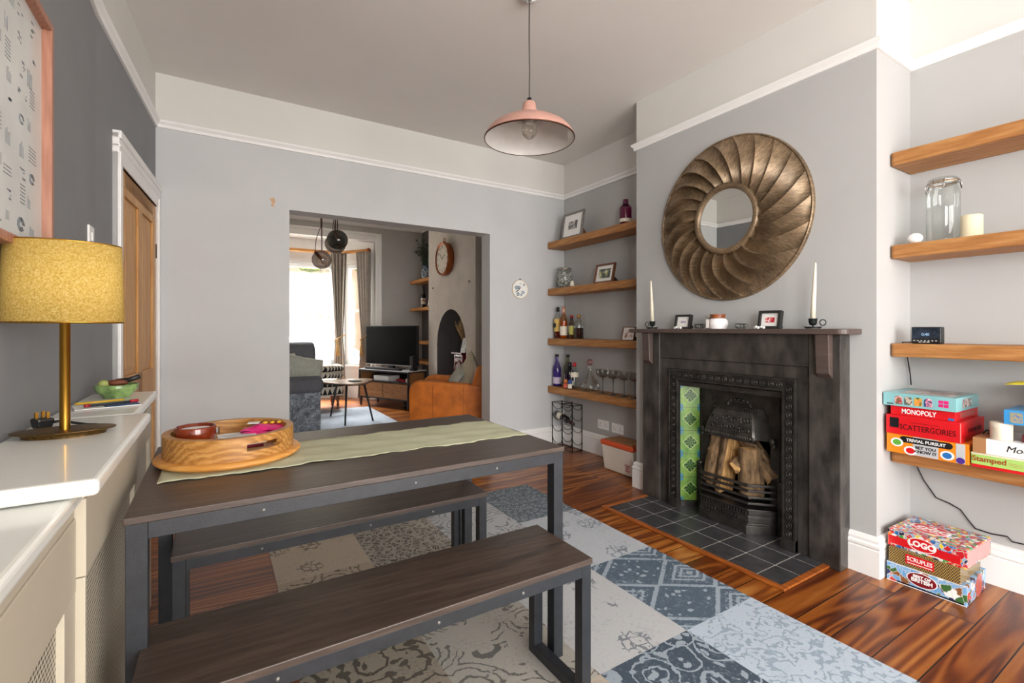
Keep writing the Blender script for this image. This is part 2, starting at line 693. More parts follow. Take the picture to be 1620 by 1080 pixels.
# ---------------------------------------------------------------- sitting room shell
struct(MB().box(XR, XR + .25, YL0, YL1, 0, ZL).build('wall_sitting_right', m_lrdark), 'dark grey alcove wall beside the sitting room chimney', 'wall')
struct(MB().box(-.75, XL, YL0, YL1, 0, ZL).build('wall_sitting_left', m_lrgrey), 'grey left wall of the sitting room', 'wall')
BX0, BX1, BZ = -.1, 2.224, 2.60
wall('wall_sitting_front', [(-.75, BX0, YL1, YL1 + .12, 0, ZL), (BX1, XR + .25, YL1, YL1 + .12, 0, ZL), (BX0, BX1, YL1, YL1 + .12, BZ, ZL)],
     [m_lrgrey, m_lrgrey], 'grey front wall framing the bay window')
mb = MB()
mb.box(BX1, BX1 + .095, YL1 - .03, YL1, 0, BZ + .13)
mb.box(BX0 - .095, BX0, YL1 - .03, YL1, 0, BZ + .13)
mb.box(BX0, BX1, YL1 - .03, YL1, BZ, BZ + .13)
mb.box(BX1 + .06, BX1 + .095, YL1 - .045, YL1 - .03, 0, BZ + .13)
mb.box(BX0, BX1, YL1 - .045, YL1 - .03, BZ + .09, BZ + .13)
struct(mb.build('trim_2', m_gloss, bevel=.006), 'white moulded architrave round the bay', 'architrave')

# chimney breast with a round-headed opening
AY0, AY1 = 5.335, 6.254
CB0, CB1 = 5.079, 6.56


def arch_z(y):
    q = (y - (AY0 + AY1) / 2) / ((AY1 - AY0) / 2)
    return .93 + .5 * math.sqrt(max(0, 1 - q * q))


mb = MB()
mb.box(XC, XR, CB0, AY0, 0, ZL)
mb.box(XC, XR, AY1, CB1, 0, ZL)
N = 32
ys = [AY0 + (AY1 - AY0) * i / N for i in range(N + 1)]
for a, b in zip(ys, ys[1:]):
    mb.add([(XC, a, arch_z(a)), (XC, b, arch_z(b)), (XC, b, ZL), (XC, a, ZL)], [(0, 1, 2, 3)], 0)
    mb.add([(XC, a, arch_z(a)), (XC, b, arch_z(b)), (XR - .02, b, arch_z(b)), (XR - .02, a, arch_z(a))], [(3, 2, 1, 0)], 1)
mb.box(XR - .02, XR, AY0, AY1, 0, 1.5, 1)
for y in (AY0 + .001, AY1 - .001):
    mb.add([(XC + .004, y, 0), (XR - .02, y, 0), (XR - .02, y, .93), (XC + .004, y, .93)], [(0, 1, 2, 3)], 1)
for y in (5.245, 6.40):
    mb.box(XC - .004, XC, y - .02, y + .02, 1.74, 1.765, 2)
struct(mb.build('wall_sitting_chimney', [m_lrwarm, m_lrdark, m_iron]), 'bare greige chimney breast with a round-headed fireplace opening', 'wall')
# coving
cv = [(0, ZL), (0, ZL - .12), (.012, ZL - .12), (.02, ZL - .1), (.03, ZL - .095), (.06, ZL - .05), (.1, ZL - .03), (.105, ZL - .015), (.13, ZL - .01), (.13, ZL)]
struct(sweep(MB(), cv, [(XR, YL0), (XR, CB0), (XC, CB0), (XC, CB1), (XR, CB1), (XR, YL1), (XL, YL1)]).build('trim_3', m_gloss),
       'white moulded coving round the sitting room ceiling', 'coving')
struct(sweep(MB(), bb, [(XC, CB1), (XR, CB1), (XR, YL1), (BX1 + .095, YL1)]).build('baseboard_sitting', m_gloss), 'white skirting beside the television', 'baseboard')

# bay
BF = 8.55
bxa, bxb = .35, 1.80
WZ0, WZ1 = .56, 2.27


def bay_wall(name, p0, p1, s0, s1, label):
    """wall from p0 to p1 with a window between s0 and s1 along it; outside lies to the left"""
    p0, p1 = Vector(p0), Vector(p1)
    d = (p1 - p0)
    L = d.length
    d.normalize()
    n = Vector((-d.y, d.x))

    def fn(u, v, w):
        p = p0 + d * u + n * v
        return (p.x, p.y, w)
    mb = MB()
    for a, b, z0, z1 in ((0, s0, 0, 2.68), (s1, L, 0, 2.68), (s0, s1, 0, WZ0), (s0, s1, WZ1, 2.68)):
        mb.prism([(a, 0), (b, 0), (b, .14), (a, .14)], fn, z0, z1)
    struct(mb.build('wall_' + name, m_gloss), 'white panelled wall of the bay ' + label, 'wall')
    w = thing('window_' + {'bay_front': '1', 'bay_right': '2', 'bay_left': '3'}[name], 'white sash window ' + label, 'window', (0, 0, 0))
    w['kind'] = 'structure'
    f = MB()
    for a, b, z0, z1, o0, o1 in ((s0, s0 + .07, WZ0, WZ1, .02, .1), (s1 - .07, s1, WZ0, WZ1, .02, .1), (s0, s1, WZ0, WZ0 + .08, .02, .1),
                                 (s0, s1, WZ1 - .07, WZ1, .02, .1), (s0, s1, 1.46, 1.505, .03, .08),
                                 (s0 - .06, s0, WZ0 - .03, WZ1 + .07, -.02, .02), (s1, s1 + .06, WZ0 - .03, WZ1 + .07, -.02, .02),
                                 (s0 - .06, s1 + .06, WZ1, WZ1 + .07, -.02, .02), (s0 - .08, s1 + .08, WZ0 - .03, WZ0, -.05, .02)):
        f.prism([(a, o0), (b, o0), (b, o1), (a, o1)], fn, z0, z1)
    f.build('sash_frame', m_gloss, w)
    g = MB()
    for z0, z1 in ((WZ0 + .08, 1.46), (1.505, WZ1 - .07)):
        g.prism([(s0 + .07, .05), (s1 - .07, .05), (s1 - .07, .054), (s0 + .07, .054)], fn, z0, z1)
    g.build('pane', glass('window_glass', 'fbfdfc', .05), w)


bay_wall('bay_front', (bxa, BF), (bxb, BF), .06, 1.39, 'in the middle of the bay')
bay_wall('bay_right', (bxb, BF), (BX1, YL1 + .1), .12, .66, 'in the narrow right side of the bay')
bay_wall('bay_left', (BX0, YL1 + .1), (bxa, BF), .14, .62, 'in the narrow left side of the bay')
mb = MB().prism([(BX0, YL1 + .1), (bxa, BF), (bxb, BF), (BX1, YL1 + .1)], lambda u, v, w: (u, v, w), 2.67, 2.72)
struct(mb.build('ceiling', m_ceil), 'white ceiling over the bay window', 'ceiling')
# ---------------------------------------------------------------- fireplace
m_ply = mat('pitted_black_timber', '3d3936', .36, var=.34, vscale=13, bump=.45, bscale=60, stretch=(1, 1, .45))
m_shelfdk = wood('worn_mantel_timber', '3a302d', '51443f', '685650', 'Y', 1.2, .4, .2, knots=False, wave=.05)

fp = thing('fire_surround', 'dark timber fire surround with a mantelshelf on the chimney breast', 'fireplace surround', (XC, 1.7315, 0))
XS = 2.546 - XC
OYc = 1.7315
L0, L1 = 1.107 - OYc, 2.356 - OYc


def pil(mb, y0, y1):
    mb.box(XS, -.001, y0, y1, 0, 1.142)


for nm, y0, y1, o in (('pilaster', L0, 1.252 - OYc, -1), ('pilaster', 2.208 - OYc, L1, 1)):
    mb = MB()
    pil(mb, y0, y1)
    pl = mb.build(nm, m_ply, fp, bevel=.004)
mb = MB().box(XS + .012, -.001, 1.252 - OYc, 2.208 - OYc, .975, 1.142)
mb.build('frieze', m_ply, fp, bevel=.003)
mb = MB()
mb.box(XS + .02, -.001, 1.252 - OYc, 2.208 - OYc, .907, .973)
mb.box(XS + .02, -.001, 1.252 - OYc, 1.316 - OYc, 0, .907)
mb.box(XS + .02, -.001, 2.128 - OYc, 2.208 - OYc, 0, .907)
mb.build('slip', m_ply, fp, bevel=.002)
for y0, y1 in ((1.140 - OYc, 1.203 - OYc), (2.262 - OYc, 2.325 - OYc)):
    mb = MB()
    mb.prism([(XS, .925), (XS - .035, .95), (XS - .045, 1.142), (XS, 1.142)], lambda u, v, w: (u, w, v), y0, y1)
    mb.build('corbel', m_shelfdk, fp, bevel=.004)
sh = MB()
pts = []
y0, y1, x0 = 1.055 - OYc, 2.42 - OYc, -.165
r = .045
pts = [(-.001, y0), (-.001, y1), (x0, y1)]
for i in range(7):
    a = PI + (PI / 2) * i / 6
    pts.append((x0 + r + r * math.cos(a), y0 + r + r * math.sin(a)))
sh.prism(pts, lambda u, v, w: (u, v, w), 1.142, 1.169)
sh.build('mantelshelf', m_shelfdk, fp, bevel=.004)

# cast iron insert
ins = thing('cast_iron_fireplace', 'Victorian cast iron fireplace insert with green tiled cheek and log basket', 'fireplace', (2.546, 1.722, 0))
IX = 0.0


def bead_frame(mb, y0, y1, z1, w, x0, x1):
    mb.box(x0, x1, y0, y0 + w, 0, z1)
    mb.box(x0, x1, y1 - w, y1, 0, z1)
    mb.box(x0, x1, y0 + w, y1 - w, z1 - w, z1)


H0, H1 = 1.315 - 1.722, 2.129 - 1.722
mb = MB()
bead_frame(mb, H0, H1, .907, .012, -.006, .03)
bead_frame(mb, H0 + .012, H1 - .012, .895, .046, .004, .03)
bead_frame(mb, H0 + .058, H1 - .058, .849, .012, -.004, .03)
for y in (H0, H1 - .075):
    mb.box(-.012, .03, y, y + .075, 0, .07)
# raised rosettes round the border
def ros(y, z):
    mb.lathe([(.016, .003), (.0175, .0065), (.0165, .009), (.012, .0085), (.011, .005), (.007, .005), (.006, .011), (0, .012)], 10, (.004, y, z), 0, True,
             R=Matrix.Rotation(-PI / 2, 3, 'Y'))
for i in range(18):
    for y in (H0 + .035, H1 - .035):
        ros(y, .095 + i * .0445)
for i in range(15):
    ros(H0 + .085 + i * (H1 - H0 - .17) / 14, .872)
mb.build('border', m_iron, ins, bevel=.003)

# splayed cheeks with tiles
m_tile = NT('green_majolica_tile')
t = m_tile
tc = t.n('ShaderNodeTexCoord')
sep = t.n('ShaderNodeSeparateXYZ')
t.l(tc.outputs['Object'], sep.inputs[0])
S = .152


def cell(sock, o=0.0):
    a = t.math('ADD', sock, o)
    a = t.math('DIVIDE', a, S)
    a = t.math('FRACT', a)
    return t.math('SUBTRACT', a, .5)


cx, cz = cell(sep.outputs['X'], S), cell(sep.outputs['Z'], S * 4)
ax, az = t.math('ABSOLUTE', cx), t.math('ABSOLUTE', cz)
dm = t.math('ADD', ax, az)
mxx = t.math('MAXIMUM', ax, az)
inside = t.math('LESS_THAN', dm, .30)
ring = t.math('MULTIPLY', t.math('LESS_THAN', dm, .335), t.math('GREATER_THAN', dm, .30))
ang2 = t.math('ARCTAN2', cz, cx)
pet = t.math('GREATER_THAN', t.math('SINE', t.math('MULTIPLY', ang2, 8)), .1)
rad = t.math('POWER', t.math('ADD', t.math('MULTIPLY', cx, cx), t.math('MULTIPLY', cz, cz)), .5)
rings = t.math('GREATER_THAN', t.math('SINE', t.math('MULTIPLY', rad, 75)), -.35)
darkm = t.math('MULTIPLY', inside, t.math('SUBTRACT', 1, t.math('MULTIPLY', pet, rings)))
corner = t.math('MULTIPLY', t.math('GREATER_THAN', ax, .30), t.math('GREATER_THAN', az, .36))
corner2 = t.math('MULTIPLY', t.math('GREATER_THAN', ax, .40), t.math('GREATER_THAN', az, .28))
corner = t.math('MAXIMUM', corner, corner2)
grout = t.math('GREATER_THAN', az, .49)
nz = t.noise(t.co((1, 1, 1)), 14, 3)
g = t.ramp(nz.outputs['Fac'], [(.3, lin('447429')), (.7, lin('7c9c42'))])
g = t.mix(ring, g, lin('a9bd74'))
g = t.mix(darkm, g, lin('173c1a'))
g = t.mix(corner, g, lin('2b6f86'))
g = t.mix(grout, g, lin('39442a'))
t.base(g)
t.set(.32, spec=.4)
t.bump(t.math('SUBTRACT', 1, darkm), .3, .003)
for s in (1, -1):
    e = thing('tiled_cheek', '', '', (0, 0, 0))
    del e['label'], e['category']
    e.parent = ins
    e.location = (.03, s * .352, .047)
    L = math.hypot(.115, .08)
    a = math.atan2(-s * .08, .115)
    e.rotation_euler = (0, 0, a)
    q = MB()
    q.add([(0, 0, 0), (L, 0, 0), (L, 0, .76), (0, 0, .76)], [(0, 1, 2, 3)] if s < 0 else [(3, 2, 1, 0)])
    ob = q.build('tile', t.m, e)
    ob['label'] = 'green moulded tiles'
    q2 = MB().box(-.01, L, -.012 if s < 0 else .004, -.004 if s < 0 else .012, -.05, .80)
    q2.build('backing', m_iron, e)
    q3 = MB().box(-.006, L, -.006, .006, -.047, -.001)
    q3.build('plinth', m_iron, e)
# register plate with hood
PX = .139
P0, P1 = -.27, .272
mb = MB()
mb.box(PX, PX + .012, P0, P0 + .075, 0, .80)
mb.box(PX, PX + .012, P1 - .075, P1, 0, .80)
mb.box(PX, PX + .012, P0 + .075, P1 - .075, .60, .82)
mb.box(.02, PX + .012, P0 - .08, P1 + .08, .80, .83)
bead_frame(mb, P0 + .02, P1 - .02, .785, .008, PX - .006, PX)
# small crest above the hood
for i in range(9):
    a = PI * i / 8
    mb.ell((PX - .002, .075 * math.cos(a), .706 + .035 * math.sin(a)), .006, .013, .011, 8, 6)
mb.ell((PX - .002, 0, .725), .006, .05, .016, 10, 6)
mb.build('register_plate', m_iron, ins, bevel=.002)
hd = MB()
z0, z1 = .545, .70


def hood(u, v):
    yb, yt = .215, .15
    bulge = math.sin(min(1, v) * PI / 2)
    xb, xt = PX - .105, PX - .04
    s = u * 2 - 1
    half = yb * (1 - v ** 1.6) + yt * v ** 1.6
    fx = .62
    if abs(s) <= fx:
        y = s / fx * half * .72
        x = xb + (xt - xb) * v ** 1.5
    else:
        k = (abs(s) - fx) / (1 - fx)
        y = math.copysign(half * (.72 + .28 * k), s)
        x = (xb + (xt - xb) * v ** 1.5) * (1 - k) + (PX - .002) * k
    zz = z0 + (z1 - z0) * v - .02 * (abs(s) ** 2) * (1 - v)
    return (x, -y, zz)


hd.grid(hood, 40, 14, 0, False)
hd.prism([(-.16, 0), (-.10, .014), (0, .02), (.10, .014), (.16, 0)], lambda u, v, w: (PX - .1 + w, u, z0 - .028 + v), 0, .02)
# fretwork fringe and scrolls
for i in range(21):
    y = -.15 + .3 * i / 20
    hd.ell((PX - .102, y, z0 - .006), .006, .009, .011, 8, 6)
random.seed(3)
for i in range(26):
    y = -.115 + .23 * (i % 13) / 12
    zz = .585 + .045 * (i // 13) + random.uniform(-.008, .008)
    vv = (zz - z0) / (z1 - z0)
    xx = PX - .105 + .065 * vv ** 1.5
    rr = random.uniform(.009, .014)
    hd.tube([(xx - .003, y + rr * math.cos(q * .75 + i), zz + rr * math.sin(q * .75 + i)) for q in range(8)], .0032, 5)
for i in range(20):
    y = -.14 + .28 * i / 19
    hd.box(PX - .058, PX - .048, y - .004, y + .004, .684, .696)
for s in (-1, 1):
    for i in range(5):
        k = i / 4
        hd.tube([(PX - .07 + .05 * k, s * (.165 + .03 * k), .565 - .01 * k), (PX - .04 + .03 * k, s * (.135 + .012 * k), .64), (PX - .03 + .02 * k, s * (.112 + .03 * k), .692)], .004, 5)
    hd.ell((PX - .03, s * .225, .53), .016, .016, .022, 10, 8)
    hd.ell((PX - .028, s * .232, .505), .011, .011, .02, 10, 8)
hd.build('hood', m_iron, ins, thick=.004)
# firebox
m_soot = mat('sooty_firebrick', '16140f', .95, var=.2, vscale=30, bump=.4)
mb = MB()
mb.box(PX + .012, PX + .27, P0, P0 + .06, 0, .82)
mb.box(PX + .012, PX + .27, P1 - .06, P1, 0, .82)
mb.box(PX + .255, PX + .27, P0, P1, 0, .82)
mb.box(PX + .012, PX + .27, P0, P1, .60, .70)
mb.box(PX - .03, PX + .26, P0 + .05, P1 - .05, .10, .13)
mb.build('firebox', m_soot, ins)
# bow fronted basket
bk = MB()


def bow(z, off, th, h):
    pl = [(PX - .004, -.262), (.012 + off, -.135), (.012 + off, .175), (PX - .004, .262)]
    pl2 = [(x + th, y * (1 - th * .3)) for x, y in pl]
    bk.prism(pl + pl2[::-1], lambda u, v, w: (u, v, w), z, z + h)


bow(0, -.012, .1, .055)
bow(.055, -.002, .1, .012)
bow(.067, .008, .1, .032)
bow(.099, .002, .1, .010)
bow(.109, .012, .1, .026)
bow(.135, .000, .1, .010)
for z in (.170, .205, .240):
    bow(z, .006, .016, .013)
bow(.272, .000, .022, .014)
for i in range(17):
    bk.box(.014, .024, -.125 + i * .018, -.117 + i * .018, .110, .132)
for i in range(12):
    if i in (7,):
        continue
    bk.box(.013, .022, -.08 + i * .019, -.068 + i * .019, .072, .094)
for s, k in ((-1, -.262), (1, .262)):
    bk.box(PX - .026, PX + .004, k - .014, k + .014, .0, .30)
    bk.ell((PX - .01, k, .302), .018, .02, .014, 10, 6)
bk.build('basket', m_iron, ins, bevel=.002)

# hearth
m_slate = mat('black_hearth_tile', '3b3b3e', .38, var=.18, vscale=25, bump=.12, bscale=120)
m_grout = mat('pale_grout', 'c9c7c2', .9)
he = thing('hearth', 'black quarry tile hearth edged in timber before the fireplace', 'hearth', (2.17, 1.185, 0))
mb = MB().box(0.004, .51, .004, 1.117, .001, .0075)
mb.build('grout_bed', m_grout, he)
mb = MB()
xs = [0, .162, .3135, .51]
ys = [0] + [.117 + .152 * i for i in range(7)] + [1.121]
for a, b in zip(xs, xs[1:]):
    for c, d in zip(ys, ys[1:]):
        mb.box(a + .003, b - .003, c + .003, d - .003, .002, .010)
mb.build('tile', m_slate, he, bevel=.0015)
m_trim = wood('hearth_trim_wood', '5e2c10', '9a5220', 'bd7530', 'Y', 1.2, .3, .1, knots=False)
mb = MB()
mb.box(-.03, 0, -.03, 1.151, .001, .012)
mb.box(0, .376, -.03, 0, .001, .012)
mb.box(0, .376, 1.121, 1.151, .001, .012)
mb.build('edging', m_trim, he, bevel=.002)

# logs: each split log is its own thing
m_bark = mat('grey_brown_bark', '7d6448', .95, var=.45, vscale=38, bump=.6, bscale=70, stretch=(1, 1, .3))
m_split = wood('split_log_face', '8f5f30', 'd6a463', 'f0cf98', 'Z', 4.0, .85, .6, knots=False, wave=.4)


def log(label, c, r, L, tilt, seed, cut):
    """a split log; tilt=(rx, ry, rz); cut turns the split faces"""
    random.seed(seed)
    o = thing('split_log', label, 'log', c, 0, 'logs in the fire basket')
    o.rotation_euler = tilt
    n = 9
    arc = [(r * math.cos(cut + PI * 1.15 * i / n) * random.uniform(.9, 1.08), r * math.sin(cut + PI * 1.15 * i / n) * random.uniform(.9, 1.08)) for i in range(n + 1)]
    tip = (r * .12 * math.cos(cut + PI * .6), -r * .05)
    rows = []
    for k in range(7):
        zz = -L / 2 + L * k / 6
        j = random.uniform(.95, 1.05)
        rows.append([(x * j, y * j, zz + (.008 * math.sin(i * 1.7 + seed) if k in (0, 6) else 0)) for i, (x, y) in enumerate(arc + [tip])])
    m = len(rows[0])
    vs = [p for q in rows for p in q]
    bark, face = [], []
    for k in range(6):
        for i in range(m):
            j = (i + 1) % m
            f = (k * m + i, k * m + j, (k + 1) * m + j, (k + 1) * m + i)
            (bark if i < n else face).append(f)
    face.append(tuple(range(m))[::-1])
    face.append(tuple(6 * m + i for i in range(m)))
    bm_ = MB()
    bm_.add(vs, bark, 0, True)
    bm_.build('bark', m_bark, o)
    fm = MB()
    fm.add(vs, face, 0)
    fm.build('split_face', m_split, o)


log('dark barked split log standing at the left of the basket', (2.685, 1.865, .385), .056, .37, (.10, .12, .2), 1, PI * .75)
log('pale wide split log leaning in the middle of the basket', (2.668, 1.775, .35), .060, .36, (.14, .10, .2), 2, -.55)
log('grey barked log lying diagonally at the back right of the basket', (2.72, 1.63, .43), .05, .34, (-.75, .1, 0), 3, PI * .6)
log('chunky barked log with a pale edge at the front right of the basket', (2.664, 1.635, .33), .070, .27, (-.06, .08, .1), 4, PI * .62)
log('small pale log offcut low at the left of the basket', (2.66, 1.895, .31), .035, .20, (.12, .1, 0), 5, -.4)
log('short log seen end on between the larger logs', (2.66, 1.70, .37), .036, .14, (.2, 1.2, .3), 6, PI * .8)
# ---------------------------------------------------------------- mirror over the mantel
m_bronze = NT('brushed_bronze')
t = m_bronze
v = t.co((1, 1, 1))
tc = t.n('ShaderNodeTexCoord')
sp = t.n('ShaderNodeSeparateXYZ')
t.l(tc.outputs['Object'], sp.inputs[0])
an = t.math('ARCTAN2', sp.outputs['Z'], sp.outputs['Y'])
cb = t.n('ShaderNodeCombineXYZ')
t.l(t.math('MULTIPLY', an, 9), cb.inputs[0])
rr_ = t.math('POWER', t.math('ADD', t.math('MULTIPLY', sp.outputs['Y'], sp.outputs['Y']), t.math('MULTIPLY', sp.outputs['Z'], sp.outputs['Z'])), .5)
t.l(t.math('MULTIPLY', rr_, 5), cb.inputs[1])
n1 = t.noise(cb.outputs[0], 7, 5, .7)
n2 = t.noise(v, 6, 3)
a = t.mix(.4, n1.outputs['Color'], n2.outputs['Color'])
t.base(t.ramp(a, [(.34, lin('3c3126')), (.5, lin('7c6850')), (.66, lin('b59a7c'))]))
t.set(.40, metal=.45)
m_bronze = t.m
m_mirror = NT('mirror_glass')
m_mirror.base(lin('eef0ee'))
m_mirror.set(.01, 1.0)
m_mirror = m_mirror.m

mi = thing('wall_mirror', 'large round bronze mirror with swirling fan-blade frame above the mantel', 'mirror', (XC, 1.757, 1.833))
NB = 22
R0, R1 = .205, .492
fb = MB()
nr = 18
for b in range(NB):
    a0 = 2 * PI * b / NB
    da = 2 * PI / NB

    def blade(u, w, a0=a0):
        r = R0 + (R1 - .008 - R0) * u
        sw = .50 * (u ** 1.4)
        k = w
        if u > .93:
            ed = (u - .93) / .07
        else:
            ed = 0
        # each blade starts low, swells and ends on a raised crest
        crest = .008 + .052 * math.sin(PI * min(1, u * .92 + .10)) ** .8
        h = .018 + crest * (k ** 1.7) + .012 * math.sin(PI * u)
        h = h * (1 - ed) + .020 * ed
        a = a0 + da * (w * 1.0) + sw
        return (-h, r * math.sin(a), r * math.cos(a))

    fb.grid(blade, nr, 7, 0, True)
    # the steep face under the crest of the blade
    def drop(u, w, a0=a0):
        p = blade(u, 1.0, a0)
        q = blade(u, 0.0, a0 + da)
        k = w
        return (p[0] + (q[0] - p[0]) * k, p[1] * (1 - .012 * k) + 0, p[2] * (1 - .012 * k))
    fb.grid(drop, nr, 1, 0, False)
rim = [(R1 - .014, -.0), (R1 - .012, .022), (R1 - .004, .026), (R1, .018), (R1, 0)]
RY = Matrix.Rotation(-PI / 2, 3, 'Y')
fb.lathe(rim, 96, (0, 0, 0), 0, True, R=RY)
fb.lathe([(R0 - .02, .012), (R1, .012)], 64, (0, 0, 0), 0, True, R=RY)
fb.build('fan_frame', m_bronze, mi)
ir = MB()
ir.lathe([(.176, .03), (.178, .046), (.186, .054), (.200, .056), (.212, .048), (.216, .03), (.214, .0), (.176, 0)], 64, (0, 0, 0), 0, True, R=RY, closed=True)
ir.build('inner_ring', m_bronze, mi)
MB().lathe([(0, .037), (.180, .037)], 64, (0, 0, 0), 0, True, R=RY).build('mirror_glass', m_mirror, mi)

# ---------------------------------------------------------------- table and benches
m_top = wood('dark_oak_veneer', '261e1a', '463a33', '64544a', 'X', 1.5, .40, .15, knots=False, fine=1.6, wave=.14)
m_frame = mat('black_powder_coat', '25282d', .45, var=.12, vscale=30, bump=.08, bscale=250)


def ctable(name, label, cat, x0, x1, y0, y1, h, th, leg, aph, loop, group=None):
    cx, cy = (x0 + x1) / 2, (y0 + y1) / 2
    o = thing(name, label, cat, (cx, cy, 0), 0, group)
    X, Y = (x1 - x0) / 2, (y1 - y0) / 2
    MB().box(-X, X, -Y, Y, h - th, h).build('tabletop' if cat == 'table' else 'seat', m_top, o, bevel=.0025)
    i = .004
    mb = MB()
    for s in (-1, 1):
        y = s * (Y - i)
        mb.box(-X + i + leg, X - i - leg, min(y, y - s * leg * .6), max(y, y - s * leg * .6), h - th - aph, h - th - .0005)
        x = s * (X - i)
        mb.box(min(x, x - s * leg * .8), max(x, x - s * leg * .8), -Y + i + leg, Y - i - leg, h - th - aph, h - th - .0005)
    mb.build('apron', m_frame, o, bevel=.0015)
    for sx in (-1, 1):
        for sy in (-1, 1):
            x, y = sx * (X - i), sy * (Y - i)
            MB().box(min(x, x - sx * leg), max(x, x - sx * leg), min(y, y - sy * leg), max(y, y - sy * leg), 0.0046, h - th - .0005).build('leg', m_frame, o, bevel=.0015)
        if loop:
            x = sx * (X - i)
            MB().box(min(x, x - sx * leg), max(x, x - sx * leg), -Y + i + leg, Y - i - leg, .0046, .0046 + leg).build('floor_rail', m_frame, o, bevel=.0015)
    for k in (-.55, .1, .55):
        MB().lathe([(.0045, 0), (.004, .002), (0, .003)], 8, (X * k, -Y + i, h - th - aph / 2), R=Matrix.Rotation(PI / 2, 3, 'X')).build('bolt', m_bolt, o)
    return o


m_bolt = mat('dull_steel', '8c8a86', .5, metal=.6, var=.02)
m_silver = mat('bright_steel', 'c8c8c8', .3, metal=1, var=.02)
ctable('dining_table', 'dark oak dining table with black metal frame and a green runner', 'table', -.175, 1.053, 1.339, 2.095, .75, .017, .040, .038, False)
ctable('dining_bench', 'dark oak bench with black metal frame in front of the table', 'bench', -.146, 1.003, 1.133, 1.438, .45, .018, .036, .036, True, 'dining benches')
ctable('dining_bench', 'dark oak bench with black metal frame on the far side of the table', 'bench', -.123, 1.017, 1.837, 2.14, .45, .018, .036, .036, True, 'dining benches')

# runner
m_linen = NT('sage_linen')
t = m_linen
v = t.co((1, 1, 1))
wa = t.n('ShaderNodeTexWave', wave_type='BANDS', bands_direction='Y')
wa.inputs['Scale'].default_value = 260
t.l(v, wa.inputs['Vector'])
nn = t.noise(v, 7, 4)
t.base(t.ramp(nn.outputs['Fac'], [(.3, lin('b4b597')), (.7, lin('c3c4a8'))]))
t.set(.9)
t.bump(t.mix(.6, wa.outputs['Color'], nn.outputs['Color']), .25, .003)
m_linen = t.m
mb = MB()


def runner(u, w):
    x = -.135 + 1.175 * u
    y = 1.575 + .333 * w - .020 * (u - .5) + .006 * math.sin(u * 23) * (1 if w in (0,) else .3) + .004 * math.sin(u * 61 + w * 3)
    if w < .03 or w > .97:
        y += .003 * math.sin(u * 140)
    z = .7525 + .0012 * math.sin(u * 40 + w * 9) + .0012 * math.sin(w * 22 + u * 5)
    return (x, y, max(.7512, z))


mb.grid(runner, 120, 24)
tag(mb.build('table_runner', m_linen, thick=.0015), 'wrinkled sage green linen runner lying along the dining table', 'table runner')

# turned board, tray and its contents
m_board = wood('honey_beech', 'b8762e', 'd6974a', 'e4b06a', 'X', 1.0, .4, .05, knots=False)
m_mango = wood('mango_wood', '744719', 'b07a3a', 'd6a866', 'X', 2.2, .45, .2, knots=True, wave=.28)
bc = (.042, 1.803)
lz = .7545
mb = MB().lathe([(0, 0), (.17, 0), (.198, .004), (.206, .010), (.207, .015), (.202, .020), (.19, .022), (0, .022)], 64)
tag(mb.build('serving_board', m_board, loc=(bc[0], bc[1], lz)), 'round honey coloured board under the tray on the table', 'board')
tr = thing('serving_tray', 'round mango wood tray with cut-out handles on the serving board', 'tray', (bc[0], bc[1], lz + .0222))
# rim wall with two handle slots
mb = MB()
ro, ri, ht = .184, .162, .068
n = 96
slots = [(-PI * .5 + .5, .33), (PI * .5 + .5, .33)]


def inslot(a):
    for c, h in slots:
        d = (a - c + PI) % (2 * PI) - PI
        if abs(d) < h:
            return math.sqrt(max(0, 1 - max(0, (abs(d) - h + .07) / .07) ** 2))
    return None


def ringseg(a, b, z0, z1):
    P = [(r * math.cos(q), r * math.sin(q)) for r, q in ((ri, a), (ri, b), (ro, b), (ro, a))]
    mb.prism(P, lambda u, v, w: (u, v, w), z0, z1)


for i in range(n):
    a, b = 2 * PI * i / n, 2 * PI * (i + 1) / n
    s = inslot((a + b) / 2)
    if s is None or s < .05:
        ringseg(a, b, 0, ht)
    else:
        ringseg(a, b, 0, .036 - .011 * s)
        ringseg(a, b, .036 + .011 * s, ht)
mb.build('rim', m_mango, tr)
MB().lathe([(0, 0), (.163, 0), (.163, .010), (0, .010)], 48).build('base', m_mango, tr)
tz = lz + .0222 + .0102
m_brn = mat('oxblood_glaze', '7e2f15', .15, var=.15, vscale=20, coat=.5)
bw = MB().lathe([(0, 0), (.050, 0), (.054, .004), (.056, .072), (.054, .076), (.050, .074), (.049, .010), (0, .008)], 36)
bo = thing('glazed_bowl', 'shallow oxblood brown bowl at the left of the tray', 'bowl', (-.055, 1.80, tz))
bw.build('bowl', m_brn, bo)
m_paper = mat('white_paper', 'ecebe7', .8, var=.02, vscale=60)
m_ink = mat('dark_ink', '2f3238', .7)
MB().lathe([(0, .068), (.046, .066)], 24).build('paper_slip', m_paper, bo)
nt = thing('letter', 'folded white letters lying in the tray beside the brown bowl', 'paper', (.075, 1.82, tz), .35)
mb = MB()
mb.obox((0, 0, .022), (.13, .085, .002), rz(.1))
mb.obox((-.01, .02, .026), (.11, .09, .0015), rz(-.3))
mb.obox((0, 0, .0105), (.12, .08, .021), rz(.0))
mb.build('sheet', m_paper, nt)
mb = MB()
for i in range(7):
    mb.box(-.05, .02 + .02 * (i % 3), -.012 + i * .009, -.0095 + i * .009, .0268, .0270)
mb.build('print', mat('grey_print', '9b9b9d', .8), nt)
m_pink = mat('hot_pink_foil', 'e0267d', .3, var=.1, vscale=40, bump=.15, bscale=50, spec=.6)
m_yel = mat('yellow_print', 'f2c22e', .4)
